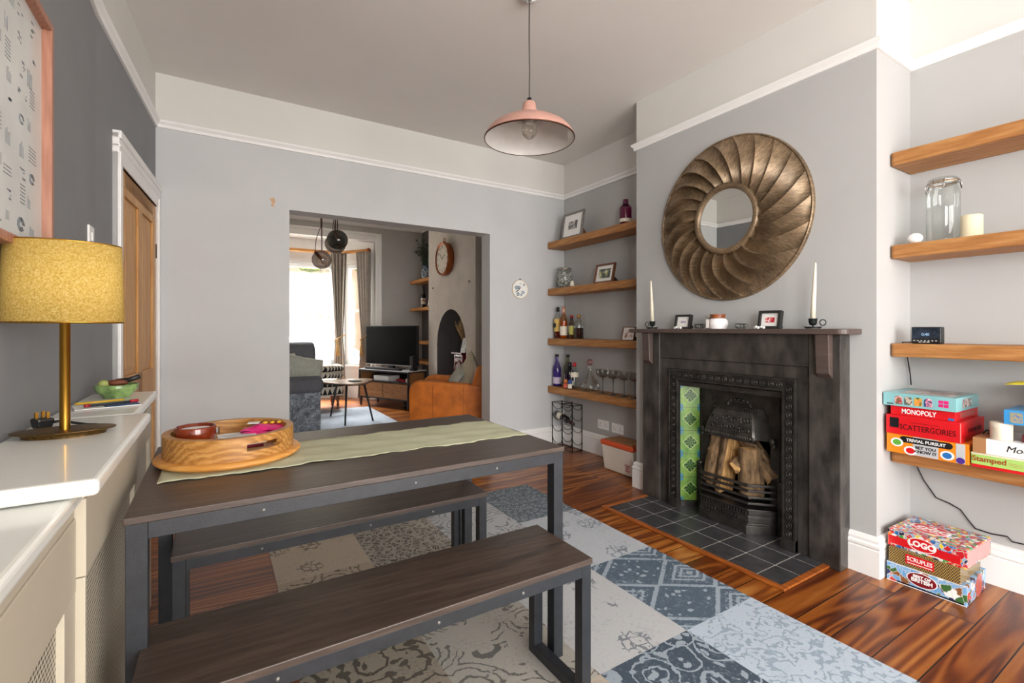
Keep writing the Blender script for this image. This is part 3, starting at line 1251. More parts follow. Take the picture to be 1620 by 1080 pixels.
pk = thing('snack_packet', 'hot pink snack packet lying at the right of the tray', 'packet', (.145, 1.868, tz), -.25)
mb = MB()
mb.grid(lambda u, w: ((u - .5) * .14, (w - .5) * .085, .034 + .016 * math.sin(PI * u) ** .6 * math.sin(PI * w) ** .6 + .002 * math.sin(u * 13 + w * 5)), 20, 10)
mb.grid(lambda u, w: ((u - .5) * .14, (w - .5) * .085, .033 - .031 * (math.sin(PI * u) * math.sin(PI * w)) ** .5), 20, 10)
mb.build('packet', m_pink, pk)
mb = MB()
mb.obox((-.035, .0, .0555), (.035, .032, .002))
mb.build('panel', m_paper, pk)
mb = MB()
for i in range(3):
    mb.ell((.0 + .022 * i, .004, .0535), .008, .014, .004, 10, 6)
mb.build('blob', m_yel, pk)
sc = thing('scissors', 'dark red handled tool lying in the tray behind the front handle hole', 'tool', (.06, 1.72, tz))
mb = MB()
mb.tube([(-.05, -.015, .006), (.0, .0, .008), (.07, .015, .007)], .005, 8)
mb.build('handle', mat('dark_red_plastic', '6e1626', .4), sc)
mb = MB().box(.06, .12, .012, .022, .004, .006)
mb.build('blade', m_silver, sc)

# ---------------------------------------------------------------- patchwork rug
def rugmat(name, base, ink, kind, seed, amt=.5):
    t = NT(name)
    v = t.co((1, 1, 1), (seed * 1.7, seed * .9, 0))
    dn = t.noise(v, 11, 4, .6)
    dv = t.n('ShaderNodeVectorMath', operation='MULTIPLY_ADD')
    t.l(dn.outputs['Color'], dv.inputs[0])
    dv.inputs[1].default_value = (.07, .07, 0)
    t.l(v, dv.inputs[2])
    dist = t.noise(v, 75, 6, .8)
    patchy = t.noise(v, 6, 4, .6)

    def vor(scale, feature='F1', vec=None, mul=None, rnd=1.0):
        w = t.n('ShaderNodeTexVoronoi', feature=feature)
        w.inputs['Scale'].default_value = scale
        w.inputs['Randomness'].default_value = rnd
        q = vec or dv.outputs[0]
        if mul:
            st = t.n('ShaderNodeVectorMath', operation='MULTIPLY')
            t.l(q, st.inputs[0])
            st.inputs[1].default_value = mul
            q = st.outputs[0]
        t.l(q, w.inputs['Vector'])
        return w.outputs['Distance']

    gt = lambda a, b: t.math('GREATER_THAN', a, b)
    lt = lambda a, b: t.math('LESS_THAN', a, b)
    mul = lambda a, b: t.math('MULTIPLY', a, b)
    mx = lambda a, b: t.math('MAXIMUM', a, b)
    if kind == 'distress':
        m = mx(lt(vor(26, 'DISTANCE_TO_EDGE'), .10), gt(t.math('SINE', mul(vor(11), 60)), .5))
    elif kind == 'scroll':
        d = vor(5.5)
        arcs = gt(t.math('SINE', mul(d, 46)), .72)
        gate = gt(t.noise(v, 4.2, 2).outputs['Fac'], .47)
        leafs = mul(lt(vor(15, mul=(1, 1.9, 1)), .22), gt(t.noise(v, 5, 2).outputs['Fac'], .5))
        m = mx(mul(arcs, gate), leafs)
    elif kind == 'leaf':
        a = lt(vor(13, mul=(1, 1.8, 1), rnd=.9), .30)
        b = lt(vor(15, mul=(1.9, .9, 1), rnd=.9), .28)
        c = gt(t.math('SINE', mul(vor(4.5), 40)), .80)
        m = mx(mx(a, b), c)
    elif kind == 'frames':
        sp = t.n('ShaderNodeSeparateXYZ')
        dv2 = t.n('ShaderNodeVectorMath', operation='MULTIPLY_ADD')
        t.l(dist.outputs['Color'], dv2.inputs[0])
        dv2.inputs[1].default_value = (.02, .02, 0)
        t.l(v, dv2.inputs[2])
        t.l(dv2.outputs[0], sp.inputs[0])
        fx = t.math('ABSOLUTE', t.math('SUBTRACT', t.math('FRACT', mul(sp.outputs['X'], 2.35)), .5))
        fy = t.math('ABSOLUTE', t.math('SUBTRACT', t.math('FRACT', mul(sp.outputs['Y'], 3.4)), .5))
        d = t.math('ADD', fx, fy)
        line = mul(gt(d, .44), lt(d, .52))
        inner = mul(lt(d, .36), mx(gt(t.math('SINE', mul(d, 52)), .2), gt(dist.outputs['Fac'], .55)))
        orn = mul(gt(d, .56), lt(vor(24), .26))
        m = mx(mx(line, inner), orn)
    elif kind == 'paisley':
        w = t.n('ShaderNodeTexWave', wave_type='RINGS')
        w.inputs['Scale'].default_value = 4.2
        w.inputs['Distortion'].default_value = 16
        w.inputs['Detail'].default_value = 3
        w.inputs['Detail Scale'].default_value = 3.8
        t.l(v, w.inputs['Vector'])
        m = mul(gt(w.outputs['Fac'], .80), gt(patchy.outputs['Fac'], .42))
    else:  # sparse flowers
        spot = lt(vor(3.6), .26)
        pet = mx(lt(vor(26, 'DISTANCE_TO_EDGE'), .07), lt(vor(30), .18))
        m = mul(spot, pet)
    worn = t.mix(.6, patchy.outputs['Fac'], dist.outputs['Fac'])
    keep = t.ramp(worn, [(.60 - amt * .35, BLACK), (.66 - amt * .35, WHITE)])
    m = mul(m, keep)
    speck = t.ramp(t.mix(.7, patchy.outputs['Fac'], dist.outputs['Fac']), [(.53, BLACK), (.62, WHITE)])
    m2 = mx(m, mul(speck, .5))
    fine = t.noise(v, 260, 2)
    c = t.mix(mul(m2, .9), lin(base), lin(ink))
    c = t.mix(mul(patchy.outputs['Fac'], .35), c, lin(base))
    c = t.mix(.22, c, fine.outputs['Color'], 'OVERLAY')
    t.base(c)
    t.set(.95, spec=.15)
    t.bump(t.mix(.5, fine.outputs['Color'], dist.outputs['Color']), .35, .004)
    return t.m


rm = [  # grey rug; the blue tint of window light is put into these colours
    rugmat('rug_beige_floral', 'aa9e8e', '3c3a36', 'scroll', 1, .55),      # 0
    rugmat('rug_beige_flowers', 'b5aa9b', '56524c', 'flower', 2, .62),     # 1
    rugmat('rug_charcoal_worn', '5c5b58', 'b5b0a6', 'distress', 3, .55),   # 2
    rugmat('rug_silver_scroll', 'b0b3b6', '55595e', 'scroll', 4, .52),     # 3
    rugmat('rug_bluegrey_dots', '8e979d', '4c565f', 'distress', 5, .62),   # 4
    rugmat('rug_pale_flower', 'b7bdc4', '626c76', 'flower', 6, .60),       # 5
    rugmat('rug_slate_frames', '546371', 'a9b6c2', 'frames', 7, .58),      # 6
    rugmat('rug_slate_leaf', '46525f', 'a9b5c0', 'leaf', 8, .72),          # 7
    rugmat('rug_pale_paisley', 'b3c0cd', '8394a5', 'paisley', 9, .62),     # 8
    rugmat('rug_beige_border', '9c9284', '2f2e2b', 'leaf', 10, .60),       # 9
    rugmat('rug_stone_scroll', 'aaa69e', '4a4a4a', 'scroll', 11, .75),     # 10
    rugmat('rug_silver_rings', 'b9bbbd', '5f6670', 'flower', 12, .75),     # 11
]
rx = [.235, .66, 1.10, 1.545, 1.972]
ry = [2.975, 2.40, 1.775, 1.205, .63, .05, -.5]
lay = [[1, 2, 3, 4], [0, 2, 3, 5], [9, 10, 11, 6], [0, 1, 7, 8], [9, 1, 8, 7], [1, 2, 3, 5]]  # beige patches left, bluer ones right, painting in the window tint
mb = MB()
for i in range(6):
    for j in range(4):
        nx, ny = 6, 8
        x0, x1, y1, y0 = rx[j], rx[j + 1], ry[i], ry[i + 1]
        mb.grid(lambda u, w: (x0 + (x1 - x0) * u, y0 + (y1 - y0) * w, .0042), 1, 1, lay[i][j], False)
a, b, c, d = rx[0], rx[-1], ry[-1], ry[0]
mb.add([(a, c, 0.001), (b, c, 0.001), (b, d, 0.001), (a, d, 0.001), (a, c, .0042), (b, c, .0042), (b, d, .0042), (a, d, .0042)],
       [(0, 1, 5, 4), (1, 2, 6, 5), (2, 3, 7, 6), (3, 0, 4, 7), (3, 2, 1, 0)], 5)
tag(mb.build('patchwork_rug', rm), 'grey vintage patchwork rug with window-light tint painted beige to blue, under table and benches', 'rug')

# ---------------------------------------------------------------- radiator cabinets along the charcoal wall
m_cream = mat('cream_eggshell', 'beb5a2', .5, var=.015, vscale=6)
m_ctop = mat('white_polished_top', 'eeefe9', .28, var=.012, vscale=5, coat=.3)
t = NT('woven_grille')
v = t.co((1, 1, 1), (0, 0, 0), (0, PI / 2, 0))
b1 = t.n('ShaderNodeTexBrick')
b1.offset = .5
b1.inputs['Scale'].default_value = 1
b1.inputs['Brick Width'].default_value = .013
b1.inputs['Row Height'].default_value = .0105
b1.inputs['Mortar Size'].default_value = .0026
b1.inputs['Mortar Smooth'].default_value = .4
t.l(t.co((1, 1, 1), (0, 0, 0), (0, 0, 0)), b1.inputs['Vector'])
sp = t.n('ShaderNodeSeparateXYZ')
tc = t.n('ShaderNodeTexCoord')
t.l(tc.outputs['Object'], sp.inputs[0])
cb = t.n('ShaderNodeCombineXYZ')
t.l(sp.outputs['Y'], cb.inputs[0])
t.l(sp.outputs['Z'], cb.inputs[1])
t.l(cb.outputs[0], b1.inputs['Vector'])
t.base(t.mix(b1.outputs['Fac'], lin('6f6552'), lin('d2cbba')))
t.set(.5)
t.bump(b1.outputs['Fac'], .8, .006)
m_grille = t.m


def cabinet(label, y0, y1, zt, xt, xb, near_over, fr_z, st0, st1, th=.03, bz=.09):
    """radiator cabinet running along the charcoal wall; local origin on the floor at the wall"""
    cy = (y0 + y1) / 2
    o = thing('radiator_cabinet', label, 'radiator cover', (XL, cy, 0), 0, 'white radiator cabinets')
    a, b = y0 - cy, y1 - cy
    X, B = xt - XL, xb - XL
    mb = MB()
    mb.box(.001, X, a, b, zt - th, zt)
    mb.build('worktop', m_ctop, o, bevel=.009, seg=3)
    a2 = a + near_over
    mb = MB().box(.001, B, a2, b, zt - th - .028, zt - th - .0005)
    mb.build('moulding', m_cream, o, bevel=.003)
    mb = MB()
    mb.box(B - .022, B + .002, a2, b, fr_z, zt - th - .028)
    mb.build('frieze', m_cream, o, bevel=.002)
    mb = MB()
    mb.box(B - .022, B + .001, a2, a2 + st0, 0, fr_z - .0015)
    mb.box(B - .022, B + .001, b - st1, b, 0, fr_z - .0015)
    mb.box(B - .020, B, a2 + st0, b - st1, 0, bz)
    mb.build('stile', m_cream, o, bevel=.002)
    for y in (a2, b - .018):
        MB().box(.001, B - .022, y, y + .018, 0, zt - th - .03).build('end_panel', m_cream, o, bevel=.002)
    mb = MB().box(B - .014, B - .010, a2 + st0, b - st1, bz, fr_z)
    mb.build('grille', m_grille, o)
    return o


cabinet('low white radiator cabinet nearest the viewer with a wire grille', -.25, 1.188, .872, -.2125, -.225, .02, .675, .06, .075)
cabinet('white radiator cabinet carrying the yellow table lamp', 1.092, 1.877, .905, -.175, -.211, .098, .70, .012, .05)
cabinet('white radiator cabinet carrying the green bowl beside the pine door', 1.879, 2.52, .905, -.212, -.235, .002, .72, .06, .06)

# table lamp
m_brass = mat('brushed_brass', 'b98a38', .28, metal=1, var=.05, vscale=40, stretch=(1, 1, .1))
m_brassd = mat('antique_brass_plate', '6e5530', .4, metal=.9, var=.25, vscale=160)
t = NT('mustard_weave')
v = t.co((1, 1, 1))
tc = t.n('ShaderNodeTexCoord')
sp = t.n('ShaderNodeSeparateXYZ')
t.l(tc.outputs['Object'], sp.inputs[0])
an = t.math('ARCTAN2', t.math('MULTIPLY', sp.outputs['Y'], 1.5), sp.outputs['X'])
s1 = t.math('SINE', t.math('MULTIPLY', an, 150))
s2 = t.math('SINE', t.math('MULTIPLY', sp.outputs['Z'], 1500))
pr_ = t.math('MULTIPLY', s1, s2)
n1 = t.noise(v, 230, 3)
n2 = t.noise(v, 500, 2)
cc = t.ramp(t.mix(.4, n1.outputs['Color'], n2.outputs['Color']), [(.35, lin('9c7826')), (.5, lin('c9a445')), (.65, lin('e4cd92'))])
cc = t.mix(t.math('MULTIPLY', t.math('GREATER_THAN', pr_, .25), .35), cc, lin('e2d09a'))
t.base(cc)
t.set(.85, spec=.2)
t.bump(pr_, .4, .002)
m_shade = t.m
lp = thing('table_lamp', 'brass table lamp with a mustard yellow woven oval shade on the cabinet', 'lamp', (-.318, 1.585, .905))
MB().lathe([(0, 0), (.078, 0), (.082, .010), (.098, .012), (.099, .015), (.0, .015)], 48, sx=1.0, sy=.62).build('base', m_brassd, lp, bevel=.001)
MB().lathe([(.0105, .015), (.0105, .30), (.016, .302), (.016, .33), (0, .335)], 24).build('stem', m_brass, lp)
sh = MB()
sh.lathe([(.114, .278), (.109, .474)], 72, sx=1, sy=.66)
so = sh.build('shade', m_shade, lp, thick=.003)
sp_ = MB()
sp_.tube([(-.1, 0, .282), (.1, 0, .282)], .002, 6)
sp_.tube([(0, -.07, .282), (0, .07, .282)], .002, 6)
for zz, q in ((.279, .1142), (.473, .1092)):
    sp_.tube([(q * math.cos(2 * PI * i / 48), q * .66 * math.sin(2 * PI * i / 48), zz) for i in range(48)], .0022, 6, closed=True)
sp_.build('shade_ring', m_brass, lp)
MB().ell((0, 0, .37), .028, .028, .038).build('bulb', mat('frosted_bulb', 'f4f2ea', .3), lp)

m_blk = mat('black_plastic', '17181a', .4, var=.1)
pg = thing('mains_plug', 'black mains plug and cable lying on the cabinet behind the lamp base', 'plug', (-.385, 1.70, .906), .6)
MB().obox((0, 0, .016), (.038, .044, .028), taper=.8).build('plug_body', m_blk, pg, bevel=.006)
MB().tube([(.018, 0, .015), (.04, .0, .016), (.06, -.02, .008), (.075, -.05, .0035), (.085, -.075, .0035)], .0035, 8).build('cable', m_blk, pg)
mb = MB()
for x, y in ((-.012, 0), (.006, -.012), (.006, .012)):
    mb.box(x - .003, x + .003, y - .003, y + .003, .03, .046)
mb.build('pin', m_brass, pg)

lf = thing('leaflet', 'blue and white leaflet lying on the far cabinet in front of the green bowl', 'leaflet', (-.315, 2.10, .906), .25)
mb = MB().box(-.085, .085, -.055, .055, 0, .003)
mb.build('sheet', m_paper, lf)
MB().box(-.01, .083, -.053, .053, .0031, .0036).build('print', mat('navy_print', '3a5b86', .6, var=.3, vscale=40), lf)
pe = thing('pen', 'red capped pen lying across the leaflet', 'pen', (-.30, 2.09, .9112), .5)
MB().cyl((-.06, 0, .004), (.05, 0, .004), .004, 10).build('barrel', m_ink, pe)
m_red = mat('red_plastic', 'b3202c', .35)
MB().cyl((.05, 0, .005), (.075, 0, .005), .005, 10).build('cap', m_red, pe)
MB().cyl((-.075, 0, .005), (-.06, 0, .005), .005, 10).build('end_cap', m_red, pe)
tag(MB().tube([(-.07, 0, .004), (.06, .02, .004)], .0038, 8).build('pencil', m_yel, loc=(-.335, 2.15, .911), rot=.2), 'yellow pencil lying across the leaflet', 'pencil')
m_green = mat('mottled_green_glaze', '7d9a5c', .2, var=.3, vscale=30, coat=.4)
gb = thing('trinket_bowl', 'mottled green glazed bowl of odds and ends beside the pine door', 'bowl', (-.325, 2.36, .906))
MB().lathe([(0, 0), (.040, 0), (.044, .006), (.064, .028), (.068, .048), (.065, .050), (.058, .030), (.03, .012), (0, .010)], 40).build('bowl', m_green, gb)
tag(MB().ell((0, 0, 0), .018, .018, .018).build('pale_ball', mat('pale_green_fruit', '9aa35c', .6, var=.15), loc=(-.363, 2.352, .957)), 'round pale green ball at the left of the green bowl', 'ball')
tag(MB().ell((0, 0, 0), .034, .018, .013).build('trinket', mat('brown_leather', '6a3823', .6, var=.2), loc=(-.322, 2.355, .962)), 'brown leather pouch heaped in the green bowl', 'pouch')
tag(MB().tube([(-.02, 0, 0), (.02, -.004, .004), (.052, -.01, .016)], .009, 8).build('spectacle_case', m_blk, loc=(-.306, 2.36, .967)), 'black stick poking out of the green bowl at the right', 'trinket')

# framed print on the charcoal wall
m_oak = wood('pinkish_oak_frame', '8a5c44', 'a87560', 'bd8d74', 'Z', 2.0, .5, .1, knots=False)
pf = thing('framed_print', 'large oak framed print of pale ink drawings on the charcoal wall', 'picture', (XL, 1.44, 1.70))
W_, H_ = .42, .335
mb = MB()
for s in (-1, 1):
    y = s * W_
    mb.box(.001, .034, min(y, y - s * .022), max(y, y - s * .022), -H_, H_)
    z = s * H_
    mb.box(.001, .034, -W_ + .022, W_ - .022, min(z, z - s * .022), max(z, z - s * .022))
mb.build('frame', m_oak, pf, bevel=.002)
random.seed(11)
mb = MB().box(.002, .012, -W_ + .022, W_ - .022, -H_ + .022, H_ - .022)
for i in range(9):
    for j in range(9):
        y, z = -.36 + i * .085 + random.uniform(-.012, .012), -.27 + j * .067 + random.uniform(-.01, .01)
        w, h = random.uniform(.012, .03), random.uniform(.012, .025)
        kind = random.randint(0, 3)
        for k in range(random.randint(3, 6)):
            if kind == 0:
                mb.box(.0122, .0126, y - w, y + w, z - h + k * .009, z - h + k * .009 + .0022, 1)
            elif kind == 1:
                mb.box(.0122, .0126, y - w + k * .008, y - w + k * .008 + .002, z - h, z + h * random.uniform(.2, 1), 1)
            elif kind == 2:
                q = .4 + .12 * k
                mb.tube([(.0122, y + w * q * math.cos(a * .7), z + h * q * math.sin(a * .7)) for a in range(9)], .0009, 4, 1)
            else:
                mb.obox((.0124, y + random.uniform(-w, w), z + random.uniform(-h, h)), (.0004, random.uniform(.004, .022), random.uniform(.002, .006)), None, 1)
mb.build('print', [mat('aged_white_paper', 'd4d6d2', .5, var=.03, vscale=8, coat=.4), mat('faded_ink', '83888c', .8, var=.2, vscale=60)], pf)

# copper pendant over the table
m_cop = mat('brushed_copper', 'd6a596', .36, metal=.35, var=.05, vscale=30)
m_enam = mat('white_enamel', 'd6d3ce', .25, var=.03, vscale=10)
pd = thing('pendant_lamp', 'brushed pink copper pendant lamp with a white inside over the table', 'pendant lamp', (1.33, 1.975, 2.116))
out = [(.2235, 0), (.2265, .003), (.2235, .010), (.213, .030), (.19, .055), (.15, .080), (.10, .098), (.05, .107), (.044, .109)]
MB().lathe(out + [(.042, .112), (.037, .150), (.030, .182), (.024, .186), (0, .187)], 64).build('shade', m_cop, pd)
MB().lathe([(0.0, .103), (.05, .103), (.10, .094), (.15, .076), (.19, .051), (.212, .026), (.2225, .001)], 64).build('shade_lining', m_enam, pd)
MB().lathe([(.2215, 0), (.2235, -.003), (.2268, 0), (.2268, .004), (.224, .004)], 64).build('rim', mat('dark_copper_edge', '5c3a2c', .4, metal=.6), pd)
MB().lathe([(0, .186), (.011, .186), (.011, .205), (.006, .207), (0, .207)], 16).build('cord_grip', m_blk, pd)
MB().tube([(0, 0, .20), (.001, 0, .35), (-.001, 0, .5), (0, 0, .70)], .0032, 8).build('cord', mat('grey_cord', '4a4541', .7), pd)
MB().lathe([(0, .726), (.05, .726), (.05, .716), (.035, .698), (.012, .69), (0, .69)][::-1], 32).build('ceiling_rose', m_gloss, pd)
bl = MB()
bl.ell((0, 0, .045), .04, .04, .045)
bl.build('bulb', glass('clear_bulb', 'f6f4ee', .15), pd)
MB().cyl((0, 0, .08), (0, 0, .103), .02, 16).build('lamp_holder', m_enam, pd)
# ---------------------------------------------------------------- thick alcove shelves
m_shelf = wood('rustic_waxed_pine', '63391a', 'a36d39', 'cb9c62', 'Y', 1.2, .55, .4, wave=.16)


def shelf(label, x0, x1, y0, y1, zt, th, group):
    cx, cy = (x0 + x1) / 2, (y0 + y1) / 2
    mb = MB()
    X, Y = (x1 - x0) / 2, (y1 - y0) / 2
    mb.prism([(-X + .012, -Y), (X, -Y), (X, Y), (-X + .012, Y), (-X, Y - .012), (-X, -Y + .012)], lambda u, v, w: (u, v, w), -th, 0)
    o = mb.build('wall_shelf', m_shelf, loc=(cx, cy, zt), bevel=.006)
    return tag(o, label, 'shelf', group)


LS = [2.032, 1.568, 1.074, .600]
for z, lb in zip(LS, ('top thick pine shelf in the left alcove with the grey picture frame', 'second pine shelf in the left alcove with the jar of corks',
                      'third pine shelf in the left alcove with amber bottles', 'lowest pine shelf in the left alcove with smoked glasses')):
    shelf(lb, 2.815, XR - .001, 2.507, YB - .001, z, .066, 'pine shelves in the left alcove')
RS = [2.022, 1.573, 1.098, .588]
for z, lb in zip(RS, ('top thick pine shelf in the right alcove, empty', 'second pine shelf in the right alcove with the big glass jar',
                      'third pine shelf in the right alcove with the black clock', 'lowest pine shelf in the right alcove stacked with board games')):
    shelf(lb, 2.782, XR - .001, -.35, CY1 - .002, z, .064, 'pine shelves in the right alcove')

# ---------------------------------------------------------------- picture frames
m_greyf = mat('grey_wood_frame', '77736f', .5, var=.1, vscale=30)
m_walnut = wood('walnut_frame', '3e2214', '6a3e25', '8a5838', 'Y', 2.5, .4, .1, knots=False)
m_blkf = mat('black_frame', '232322', .4, var=.1)


def photo(name, label, cat, loc, w, h, fw, fm, dep, picm, mat_in, lean=.2, rot=0, prop=.06, propm=None, extra=None):
    """a standing frame facing -x; w along y, h up"""
    o = thing(name, label, cat, loc, rot)
    S = Matrix.Rotation(lean, 4, 'Y')
    e = []
    mb = MB()
    mb.box(0, dep, -w / 2, -w / 2 + fw, 0, h)
    mb.box(0, dep, w / 2 - fw, w / 2, 0, h)
    mb.box(0, dep, -w / 2 + fw, w / 2 - fw, 0, fw)
    mb.box(0, dep, -w / 2 + fw, w / 2 - fw, h - fw, h)
    f = mb.build('frame', fm, o, bevel=.0015)
    m2 = MB().box(dep * .45, dep * .7, -w / 2 + fw, w / 2 - fw, fw, h - fw).build('mount', m_paper, o)
    mi_ = mat_in
    p = MB().box(dep * .40, dep * .45, -w / 2 + mi_, w / 2 - mi_, mi_, h - mi_).build('picture', picm, o)
    for q in (f, m2, p):
        q.rotation_euler = (0, lean, 0)
    if prop:
        x = math.sin(lean) * h * .35
        mb = MB()
        mb.prism([(dep * .9, .001), (dep + prop, .001), (dep + prop - .004, .018), (dep * .9 + x + .006, h * .3), (dep * .9 + x, h * .3)], lambda u, v, w_: (u, w_, v), -w / 2 + .012, -w / 2 + .05)
        mb.build('strut', propm or fm, o)
    return o


def picmat(name, stops, scale=18, seed=0):
    t = NT(name)
    n = t.noise(t.co((1, 1, 1), (seed, seed, seed)), scale, 4, .6, .8)
    t.base(t.ramp(n.outputs['Fac'], [(p, lin(c)) for p, c in stops]))
    t.set(.3)
    return t.m


photo('picture_frame', 'tall grey wooden picture frame with black and white print on the top left shelf', 'picture frame', (2.845, 3.53, LS[0] + .001), .30, .25, .018, m_greyf, .022,
      picmat('mono_print', [(.42, '3b3c3a'), (.5, '8f9089'), (.58, 'd5d5cf')], 22, 1), .085, .16, 0, .07, m_walnut)
photo('picture_frame', 'walnut picture frame with a garden photograph on the second left shelf', 'picture frame', (2.85, 3.10, LS[1] + .001), .235, .175, .016, m_walnut, .022,
      picmat('garden_print', [(.40, '34383c'), (.5, '6c7468'), (.56, 'b5b340'), (.62, 'd2d2c8')], 26, 2), .045, .22, 0, .07, m_blkf)
photo('picture_frame', 'small picture frame behind the mantel end on the third left shelf', 'picture frame', (2.845, 2.80, LS[2] + .001), .135, .115, .006, m_walnut, .014,
      picmat('pink_print', [(.45, 'e2dcd8'), (.56, 'c9a99e'), (.62, '8b5a4a')], 16, 3), .022, .22, 0, .06, m_blkf)
photo('picture_frame', 'smaller black box frame with a lilac bird picture on the mantelshelf', 'picture frame', (2.515, 2.005, 1.170), .118, .092, .013, m_blkf, .026,
      picmat('lilac_print', [(.44, '39324a'), (.5, '8f86ac'), (.6, 'b8b2cc')], 30, 4), .040, .2, 0, .03)
photo('picture_frame', 'larger black box frame with a red picture on the mantelshelf', 'picture frame', (2.515, 1.445, 1.170), .122, .100, .014, m_blkf, .028,
      picmat('red_print', [(.5, 'b32735'), (.60, 'd24a54'), (.64, 'f0e6e2')], 40, 5), .036, .2, 0, .03)

# ---------------------------------------------------------------- bottles
m_clear = glass('clear_glass', 'eef3f0', .14)
m_label = mat('cream_label', 'e9e2cf', .7, var=.03, vscale=60)
m_gold = mat('gold_foil', 'b98f55', .35, metal=.8)


def bottle(label, loc, R, H, neck, sh, gm, lm=None, lz=(.3, .55), capm=None, caph=.03, liq=None, lev=.5, group='bottles in the left alcove', square=False, mark=None, capr=1.25, n=24, cat='bottle', motif=None):
    """R radius, H height, neck radius, sh = height where shoulder begins"""
    o = thing('bottle', label, cat, loc, 0, group)
    pf = [(0, .002), (R * .85, 0), (R, .006), (R, sh), (R * .93, sh + (H - sh) * .12), (R * .6, sh + (H - sh) * .34), (neck * 1.15, sh + (H - sh) * .52), (neck, sh + (H - sh) * .62), (neck, H - caph)]
    nn_ = 4 if square else n
    MB().lathe(pf, nn_ if square else n, smooth=not square, R=rz(PI / 4) if square else None).build('glass', gm, o)
    if liq:
        top = H * lev
        MB().lathe([(0, .006), (R * .93, .006), (R * .93, min(top, sh)), (0, min(top, sh))], n).build('drink', liq, o)
    if lm:
        z0, z1 = lz[0] * H, lz[1] * H
        MB().lathe([(R * 1.01, z0), (R * 1.012, z1)], n, sx=1, sy=1).build('label', lm, o)
        if mark:
            MB().lathe([(R * 1.02, z0 + (z1 - z0) * .3), (R * 1.022, z0 + (z1 - z0) * .75)], n).build('label_band', mark, o)
    if motif:
        MB().lathe([(0, .001), (R * .62, 0)], 20, (-R * 1.03, 0, (lz[0] + lz[1]) / 2 * H), R=RY @ Matrix.Identity(3)).build('label_emblem', motif, o)
    MB().lathe([(0, H), (neck * capr, H), (neck * capr, H - caph - .004), (neck, H - caph - .004)][::-1], 16).build('cap', capm or m_blk, o)
    return o


def drink(name, c, r=.1):
    return mat(name, c, r, var=.02)


z = LS[2] + .001
xb = 2.90
bottle('clear bottle of red spirit with a sun label, leftmost on the third shelf', (xb, 3.795, z), .040, .31, .013, .20, m_clear, mat('yellow_label', 'd9b865', .6), (.22, .62), m_blk, .04,
       drink('red_spirit', '6a1c14'), .22, motif=m_blk)
bottle('tall rose wine bottle with pink foil neck on the third shelf', (xb - .01, 3.69, z), .037, .315, .014, .17, glass('rose_glass', 'e0a56a', .14), m_label, (.10, .38), mat('rose_foil', 'c99a86', .4, metal=.4), .085,
       drink('orange_wine', 'c9772e'), .55)
bottle('small dark bottle with a red cap and white label behind the rose wine', (xb + .03, 3.615, z), .032, .225, .013, .13, glass('amber_glass', '9a5a2c', .12), m_label, (.25, .55), m_red, .02, drink('amber_spirit', '8a3d14'), .5)
bottle('smallest bottle with a yellow label on the third shelf', (xb - .02, 3.555, z), .026, .20, .011, .12, m_clear, mat('lime_label', 'b8b45a', .6), (.2, .6), m_blk, .02, drink('amber_spirit_dark', '5a2c12'), .3)
bottle('short fat decanter bottle with a gold stopper, half full of dark spirit', (xb, 3.475, z), .047, .228, .016, .145, m_clear, None, (.3, .5), m_gold, .03, drink('dark_rum', '2a0d08'), .45)

z = LS[3] + .001
bottle('tall lilac bottle with a black cap, leftmost on the lowest left shelf', (xb - .01, 3.795, z), .040, .315, .014, .17, glass('lilac_glass', '8a78c0', .14), mat('lilac_label', 'cfc4dc', .6), (.08, .28), m_blk, .02, drink('lilac_gin', '7d6bb5'), .5)
bottle('tall green tinted bottle behind the lilac bottle', (xb + .05, 3.70, z), .036, .315, .014, .19, glass('olive_glass', 'a9b583', .14), m_label, (.2, .4), m_blk, .02, drink('green_liqueur', '7d8030'), .3)
bottle('squat dark purple bottle with a black cap on the lowest left shelf', (xb, 3.615, z), .043, .245, .018, .15, glass('purple_glass', '3d1e58', .16), m_label, (.1, .28), m_blk, .05, None, .5, mark=m_paper)
bottle('clear bottle with a red cap and white labels on the lowest left shelf', (xb - .01, 3.525, z), .037, .25, .014, .165, m_clear, m_label, (.45, .62), m_red, .035, None)
bottle('miniature orange capped bottle in front of the purple bottle', (xb - .065, 3.59, z), .022, .085, .012, .05, m_clear, mat('coral_label', 'd8604a', .6), (.1, .55), mat('orange_cap', 'd9772e', .4), .028, None, capr=1.5)
bottle('miniature blue capped bottle in front of the red capped bottle', (xb - .065, 3.525, z), .021, .085, .012, .05, m_clear, m_label, (.1, .55), mat('blue_cap', '2c4c9a', .4), .028, None, capr=1.5)
o = bottle('pink gin bottle with a white label at the right end of the top left shelf', (xb - .02, 2.85, LS[0] + .001), .048, .205, .018, .135, glass('magenta_glass', 'b04a85', .16), m_label, (.08, .22), mat('berry_cap', '5a1a3c', .4), .045, drink('magenta_gin', 'a83a78'), .6)
tag(MB().lathe([(0, 0), (.016, 0), (.016, .06), (.012, .07), (0, .072)], 16).build('red_tube', mat('dull_red', '8e3a36', .5), loc=(2.93, 2.745, LS[0] + .001)), 'small dull red tube beside the pink gin bottle', 'tube')

# clip-top jar of corks
m_cork = mat('bottle_tops', 'c9c3ba', .4, var=.45, vscale=55)


